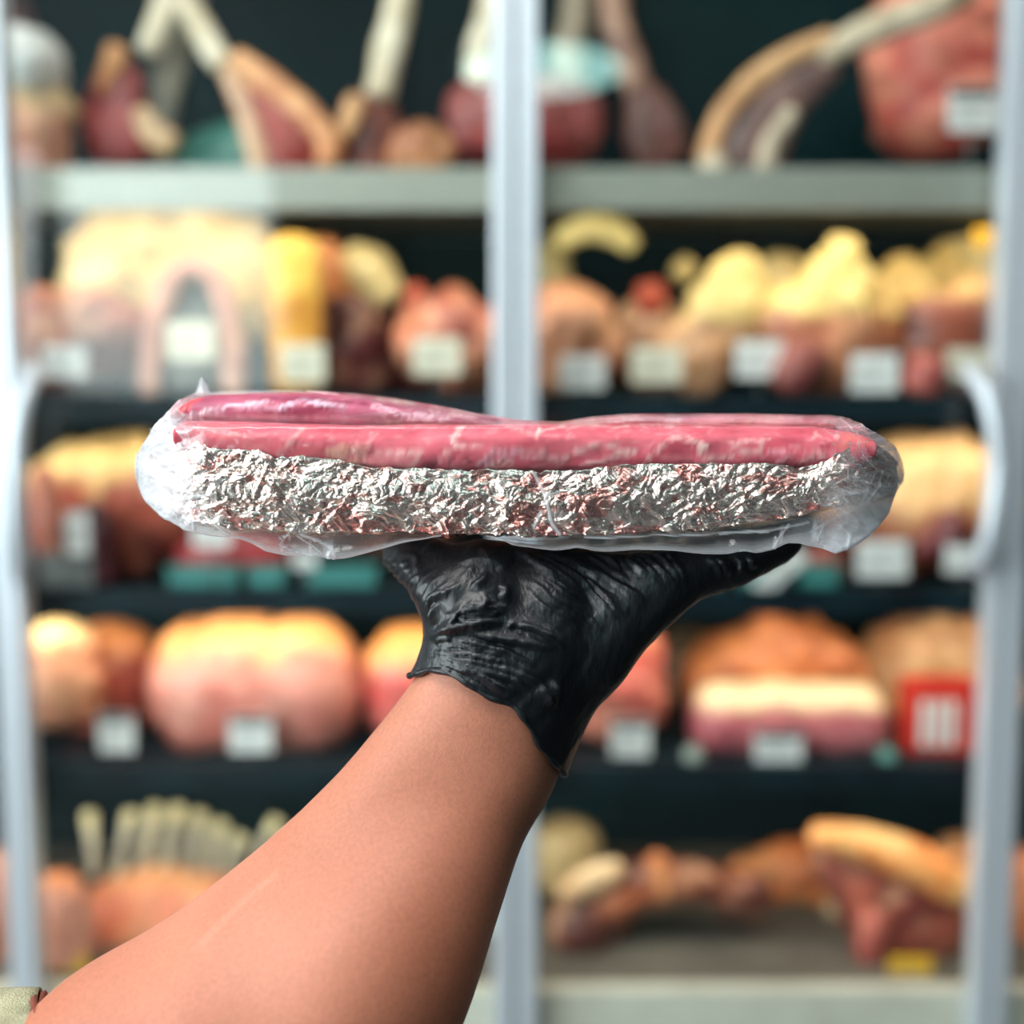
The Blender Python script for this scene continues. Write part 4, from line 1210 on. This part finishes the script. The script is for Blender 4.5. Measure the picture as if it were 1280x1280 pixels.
def hand_caps(dr, fingers=True):
    C = []
    # wrist to heel of the hand, two bones side by side
    C += chain([(562, 880, .405, 50), (575, 836, .404, 42), (588, 800, .404, 46), (600, 762, .404, 50)], dr)
    C += chain([(650, 918, .405, 55), (655, 868, .405, 62), (668, 812, .406, 66), (676, 756, .41, 58)], dr)
    C += chain([(684, 915, .410, 30), (700, 868, .408, 40), (738, 822, .407, 46), (770, 775, .41, 46)], dr)
    C += chain([(610, 850, .415, 50), (640, 800, .415, 60)], dr)
    # thenar eminence and thumb, bent up under the package
    C += chain([(600, 780, .404, 52), (570, 742, .408, 45), (543, 717, .418, 33), (520, 697, .428, 27), (503, 688, .436, 26)], dr)
    C += chain([(600, 762, .404, 50), (606, 728, .412, 46), (640, 728, .418, 44)], dr)
    # palm
    C += chain([(640, 735, .42, 46), (700, 735, .42, 46), (752, 738, .418, 42), (800, 735, .418, 36)], dr)
    C += chain([(640, 740, .43, 40), (720, 735, .445, 42), (780, 722, .445, 36)], dr)
    # little finger, reaching right below the front of the package
    C += chain([(770, 775, .41, 46), (812, 742, .412, 40), (848, 722, .414, 32), (884, 708, .418, 29), (915, 700, .420, 27), (950, 688, .424, 23), (974, 682, .428, 18), (990, 680, .432, 14)], dr)
    if fingers:
        # ring, middle, index run away from the viewer under the package, ends curled
        C += chain([(790, 722, .440, 34), (838, 706, .455, 26), (868, 696, .475, 25), (884, 694, .490, 24), (892, 702, .502, 22)], dr)
        C += chain([(745, 722, .445, 34), (778, 700, .470, 26), (796, 688, .492, 25), (802, 686, .510, 24), (804, 696, .522, 22)], dr)
        C += chain([(690, 726, .440, 34), (700, 704, .470, 26), (704, 690, .490, 25), (706, 687, .506, 24), (708, 696, .517, 22)], dr)
    return C

M_skin = attr_mat('tanned_skin', rough=0.5, var=0.10, scale=700, bump=0.6, bscale=1900, dist=0.0003, sss=0.12, sssr=(1, .35, .2), spec=0.35)
def smooth_mesh(V, Fc, level):
    me = bpy.data.meshes.new('tmp'); me.from_pydata(V.tolist(), [], Fc.tolist())
    return me

# forearm: tapered capsules lying just inside the two outlines of the photograph
ARM_L = [(556, 790), (520, 845), (482, 890), (425, 950), (300, 1065), (200, 1145), (120, 1194), (62, 1232), (0, 1290), (-70, 1330)]
ARM_R = [(722, 880), (704, 945), (691, 990), (662, 1045), (638, 1118), (611, 1198), (592, 1250), (575, 1300), (520, 1420), (430, 1560)]
ARM_Y = [.406, .405, .403, .397, .385, .374, .366, .360, .352, .348]
ARM_W = [74, 74, 76, 84, 104, 122, 134, 146, 150, 140]
_S = smooth_poly([list(a) + list(b) + [c, d] for a, b, c, d in zip(ARM_L, ARM_R, ARM_Y, ARM_W)], 3)
ARM_L, ARM_R, ARM_Y, ARM_W = _S[:, 0:2], _S[:, 2:4], _S[:, 4], _S[:, 5]
def arm_caps(i0, i1, off):
    C = []
    tl = np.gradient(np.array(ARM_L, float), axis=0); tr_ = np.gradient(np.array(ARM_R, float), axis=0)
    prev = None
    for i in range(i0, i1):
        a, b = np.array(ARM_L[i], float), np.array(ARM_R[i], float)
        nl = np.array([-tl[i][1], tl[i][0]]); nl /= np.linalg.norm(nl)
        if nl @ (b - a) < 0: nl = -nl
        nr = np.array([-tr_[i][1], tr_[i][0]]); nr /= np.linalg.norm(nr)
        if nr @ (a - b) < 0: nr = -nr
        r_ = ARM_W[i]
        ps = [a + nl * r_, (a + nl * r_ + b + nr * r_) / 2, b + nr * r_]
        cs = [(at(p[0], p[1], ARM_Y[i]), r_ * ARM_Y[i] / F - off) for p in ps]
        if prev:
            for (p, r0), (q_, r1) in zip(prev, cs): C.append((p, q_, r0, r1))
        C.append((cs[0][0], cs[1][0], cs[0][1], cs[1][1])); C.append((cs[1][0], cs[2][0], cs[1][1], cs[2][1]))
        prev = cs
    return C
caps = arm_caps(0, 28, 0.0066) + hand_caps(0.0030)
caps += [(at(150, 1450, .348), at(-200, 1450, .348), 0.040, 0.036)]
V, Fc = surface(caps, 0.0026, 0.0030, 4)
X, Y = proj(V)
n1 = fbm(V * 30, 3, 5); n2 = fbm(V * 9, 2, 8)
w = np.clip(0.5 + 0.5 * n2 + 0.25 * n1, 0, 1)[:, None]
c = lin((160, 95, 71)) * (1 - w) + lin((196, 131, 108)) * w
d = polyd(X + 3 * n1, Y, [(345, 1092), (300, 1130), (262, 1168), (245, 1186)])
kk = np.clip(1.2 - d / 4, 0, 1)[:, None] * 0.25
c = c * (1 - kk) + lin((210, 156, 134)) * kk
person = mesh_obj('person', V, Fc, M_skin, None, at(300, 1300, .36), c)
tag(person, 'bare tanned forearm in black glove and khaki sleeve, palm raised under the package', 'person')

# glove: the same hand a little larger, cut along the cuff
GV, GF = surface(hand_caps(0.0008) + arm_caps(0, 10, 0.0048), 0.0017, 0.0030, 3)
# one level of subdivision for the folds
tmp = bpy.data.objects.new('tmp', smooth_mesh(GV, GF, 1)); COL.objects.link(tmp)
mm = tmp.modifiers.new('s', 'SUBSURF'); mm.levels = 1; mm.render_levels = 1
dg = bpy.context.evaluated_depsgraph_get()
me = bpy.data.meshes.new_from_object(tmp.evaluated_get(dg))
GV = np.zeros(len(me.vertices) * 3); me.vertices.foreach_get('co', GV); GV = GV.reshape(-1, 3)
GF = np.zeros(len(me.loops), np.int64); me.loops.foreach_get('vertex_index', GF); GF = GF.reshape(-1, 4)
bpy.data.objects.remove(tmp)
N = normals(GV, GF)
X, Y = proj(GV)
rng = random.Random(4)
FOLDS = []
def fam(a, b, n, wd, ht, jit=2.0, bend=0.0):
    """n folds fanned between two guide polylines"""
    a = np.array(a, float); b = np.array(b, float)
    for i in range(n):
        t = (i + 0.5) / n + rng.uniform(-0.3, 0.3) / n
        p = a * (1 - t) + b * t
        p = p + np.array([[rng.uniform(-jit, jit), rng.uniform(-jit, jit)] for _ in p])
        s0 = rng.uniform(0, 0.25); s1 = rng.uniform(0.75, 1.0)
        P = smooth_poly(p, 5)
        P = P[int(s0 * len(P)):max(int(s1 * len(P)), int(s0 * len(P)) + 3)]
        FOLDS.append(([tuple(q_) for q_ in P], wd * rng.uniform(.7, 1.3), ht * rng.uniform(.6, 1.3)))
def fold(pts, wd, ht): FOLDS.append(([tuple(q_) for q_ in smooth_poly(pts, 5)], wd, ht))
fam([(492, 690), (484, 702), (480, 715)], [(560, 725), (538, 745), (520, 765)], 10, 2.4, 0.0005, 2)
fam([(500, 690), (520, 700), (515, 740)], [(572, 728), (545, 752), (532, 782)], 5, 3.0, 0.0006, 3)
fold([(574, 730), (560, 738), (542, 745), (535, 765)], 3, 0.0009)
fold([(552, 752), (543, 765), (538, 780)], 3, 0.0010)
fold([(582, 752), (576, 765), (568, 778), (548, 790)], 2.6, 0.0009)
fold([(607, 715), (600, 728), (588, 735)], 2.5, 0.0008)
fold([(607, 740), (607, 752), (600, 760), (590, 757)], 2.4, 0.0009)
fold([(625, 733), (630, 742), (622, 750)], 2.4, 0.0007)
fold([(536, 796), (548, 791), (567, 783), (600, 776), (627, 777)], 3.6, 0.0014)
fold([(580, 785), (600, 794), (625, 799), (655, 806), (690, 812)], 3.2, 0.0010)
fold([(627, 777), (660, 788), (690, 800), (705, 812)], 3.0, 0.0010)
fold([(630, 785), (640, 778), (645, 786)], 2.4, 0.0008)
fold([(545, 805), (560, 798), (566, 806)], 2.2, 0.0009)
fam([(530, 812), (560, 818), (600, 828), (640, 842), (680, 860)], [(515, 840), (560, 836), (598, 856), (622, 874), (650, 886)], 7, 3.0, 0.0010, 2)
fam([(590, 800), (640, 812), (690, 838)], [(600, 838), (650, 856), (690, 884)], 4, 2.8, 0.0007, 3)
fold([(672, 852), (684, 866), (690, 882)], 3, 0.0011)
fold([(686, 848), (696, 862), (694, 884)], 3, 0.0009)
fam([(630, 688), (680, 715), (730, 755)], [(700, 690), (760, 715), (820, 745)], 12, 3.0, 0.0006, 2)
fam([(700, 740), (740, 765), (760, 790)], [(650, 740), (700, 790), (735, 830)], 7, 3.4, 0.0005, 3)
fam([(760, 690), (800, 712), (830, 742)], [(842, 700), (858, 722), (862, 740)], 8, 2.4, 0.0008, 1.5)
fam([(872, 694), (888, 712), (890, 732)], [(936, 692), (940, 703), (934, 716)], 5, 2.2, 0.0007, 1.2)
fam([(690, 700), (760, 730), (800, 760)], [(770, 725), (800, 745), (812, 760)], 4, 2.2, 0.0006, 2)
fam([(650, 690), (700, 705), (760, 745)], [(820, 692), (850, 705), (866, 738)], 16, 1.8, 0.0006, 2)
fam([(640, 700), (700, 760), (730, 810)], [(700, 700), (760, 745), (790, 790)], 9, 2.0, 0.0005, 3)
fam([(530, 790), (590, 775), (640, 770)], [(560, 760), (610, 750), (650, 752)], 6, 2.0, 0.0007, 4)
fam([(535, 800), (600, 800), (680, 830)], [(530, 826), (600, 836), (684, 872)], 9, 1.8, 0.0007, 3)
fam([(560, 700), (600, 690), (640, 700)], [(560, 712), (600, 706), (650, 725)], 3, 5, 0.0004, 3)
qd = np.stack([X / 18, Y / 18, GV[:, 1] * 70], -1)
Xw = X + 2.0 * vnoise(qd, 2); Yw = Y + 2.0 * vnoise(qd, 3)
disp = np.zeros(len(GV))
def polyst(x, y, pts):
    """distance, run along the line (0..1) and side of a polyline"""
    P = np.array(pts, float)
    sl = np.r_[0, np.cumsum(np.linalg.norm(np.diff(P, axis=0), axis=1))]
    best = np.full(x.shape, 1e9); tt = np.zeros(x.shape); sd = np.ones(x.shape)
    for i in range(len(P) - 1):
        dx, dy = P[i + 1] - P[i]
        t = np.clip(((x - P[i][0]) * dx + (y - P[i][1]) * dy) / max(dx * dx + dy * dy, 1e-9), 0, 1)
        d = np.hypot(x - P[i][0] - t * dx, y - P[i][1] - t * dy)
        m_ = d < best
        best = np.where(m_, d, best); tt = np.where(m_, (sl[i] + t * (sl[i + 1] - sl[i])) / sl[-1], tt)
        sd = np.where(m_, np.sign((x - P[i][0]) * dy - (y - P[i][1]) * dx), sd)
    return best, tt, sd
for pts, wd, ht in FOLDS:
    xs_ = [p[0] for p in pts]; ys_ = [p[1] for p in pts]
    sel = (X > min(xs_) - 22) & (X < max(xs_) + 22) & (Y > min(ys_) - 22) & (Y < max(ys_) + 22)
    if not sel.any(): continue
    d, tt, sd = polyst(Xw[sel], Yw[sel], pts)
    flip = 1 if rng.random() < 0.6 else -1
    w_ = np.where(sd * flip > 0, wd * 2.3, wd * 0.6)
    prof = np.exp(-np.sqrt((d / w_) ** 2 + 0.09) + 0.3)
    ends = np.clip(tt * 3.2, 0, 1) * np.clip((1 - tt) * 3.2, 0, 1)
    disp[sel] = np.maximum(disp[sel], ht * 2.6 * prof * (0.1 + 0.9 * ends)) + 0.3 * ht * prof * ends
rid = 1 - np.abs(fbm(np.stack([(X * 0.8 + Y * 0.6) / 26, (Y * 0.8 - X * 0.6) / 90 , GV[:, 1] * 40], -1), 3, 16)) * 3
disp += 0.00045 * np.clip(rid, 0, 1) + 0.00025 * fbm(GV * 160, 2, 6) + 0.0009 * fbm(GV * 45, 2, 7)
GV2 = GV + N * disp[:, None]
# cuff line
CUFF = [(480, 842), (512, 846), (525, 842), (540, 838), (558, 842), (575, 849), (592, 862), (610, 873), (632, 880), (645, 886), (660, 908), (672, 932), (690, 954), (703, 968), (730, 985)]
cutY = interp(X, CUFF)
keep = (Y < cutY) | (X > 730)
fk = keep[GF].all(1)
used = np.unique(GF[fk])
remap = -np.ones(len(GV), np.int64); remap[used] = np.arange(len(used))
GF3 = remap[GF[fk]]; GV3 = GV2[used]
M_glove, nt, b = new_mat('black_nitrile')
setp(b, Base_Color=(0.008, 0.010, 0.013, 1), Roughness=0.38, Specular_IOR_Level=0.45)
tc = nt.nodes.new('ShaderNodeTexCoord'); n_ = nt.nodes.new('ShaderNodeTexNoise'); n_.inputs['Scale'].default_value = 420; n_.inputs['Detail'].default_value = 4
mp = nt.nodes.new('ShaderNodeMapping'); mp.inputs['Scale'].default_value = (1.0, 1.0, 0.35); mp.inputs['Rotation'].default_value = (0, math.radians(-50), 0)
nt.links.new(tc.outputs['Object'], mp.inputs[0]); nt.links.new(mp.outputs[0], n_.inputs['Vector'])
bp = nt.nodes.new('ShaderNodeBump'); bp.inputs['Strength'].default_value = 0.6; bp.inputs['Distance'].default_value = 0.0008
nt.links.new(n_.outputs['Fac'], bp.inputs['Height']); nt.links.new(bp.outputs[0], b.inputs['Normal'])
glove = mesh_obj('glove', GV3, GF3.tolist(), M_glove, person)
glove['label'] = 'wrinkled black disposable glove'
m = glove.modifiers.new('thickness', 'SOLIDIFY'); m.thickness = 0.0006; m.offset = 0
# beaded cuff edge along the cut
bm = bmesh.new(); bm.from_mesh(glove.data)
be = [e for e in bm.edges if e.is_boundary]
adj = {}
for e in be:
    a_, b_ = e.verts
    adj.setdefault(a_.index, []).append(b_.index); adj.setdefault(b_.index, []).append(a_.index)
seen = set(); loops = []
for s0 in adj:
    if s0 in seen: continue
    L = [s0]; seen.add(s0); cur = s0
    while True:
        nx = [x for x in adj[cur] if x not in seen]
        if not nx: break
        cur = nx[0]; seen.add(cur); L.append(cur)
    loops.append(L)
L = max(loops, key=len)
bm.verts.ensure_lookup_table()
P = np.array([bm.verts[i].co[:] for i in L])
for _ in range(14):
    P = 0.5 * P + 0.25 * (np.roll(P, 1, 0) + np.roll(P, -1, 0))
for i_, p_ in zip(L, P): bm.verts[i_].co = p_
bm.to_mesh(glove.data)
bm.free()
P = P + np.array(person['_o'])
P = P[::3]
P = np.vstack([P, P[:1]])
Vr, Fr = tube(P, 0.0011 + 0.0003 * np.sin(np.arange(len(P)) * 0.9), 8)
mesh_obj('cuff_bead', Vr, Fr, M_glove, glove)

# sleeve: short khaki tube round the arm, folds hanging, hem to the right
M_cloth = noise_mat('khaki_cloth', (150, 148, 118), (184, 180, 148), 90, 0.85, bump=0.8, bscale=1400)
M_hem = noise_mat('brown_hem', (110, 52, 40), (134, 66, 50), 90, 0.85)
nx_, nv_ = 40, 120
def sleeve_vf(x0, x1, nx_, r_add):
    V = []
    for i in range(nx_):
        t = i / (nx_ - 1)
        x = x0 + (x1 - x0) * t
        for j in range(nv_):
            an = 2 * math.pi * j / nv_
            rz = (0.0440 + r_add)
            # top edge at about y=1240, centre low
            c0 = at(x, 1430, .352)
            f = 1 + 0.035 * math.sin(an * 7 + t * 5) + 0.02 * math.sin(an * 13 - t * 9)
            V.append([(c0[0] + 0.002 * math.sin(an * 3)) * (c0[1] + 0.050 * f * math.cos(an)) / c0[1], c0[1] + 0.050 * f * math.cos(an), c0[2] + rz * f * math.sin(an)])
    return np.array(V), nx_
sv, _ = sleeve_vf(58, -480, 40, 0.0)
fs = grid_faces(40, nv_, caps=False)
sl = mesh_obj('sleeve', sv, fs, M_cloth, person)
m = sl.modifiers.new('thickness', 'SOLIDIFY'); m.thickness = 0.0012; m.offset = -1
sl['label'] = 'khaki sleeve end with a brown-edged hem'
hv, _ = sleeve_vf(64, 54, 4, -0.0002)
hm = mesh_obj('hem', hv, grid_faces(4, nv_, caps=False), M_hem, sl)
m = hm.modifiers.new('thickness', 'SOLIDIFY'); m.thickness = 0.0018; m.offset = 0

for o in bpy.data.objects:
    if '_o' in o: del o['_o']
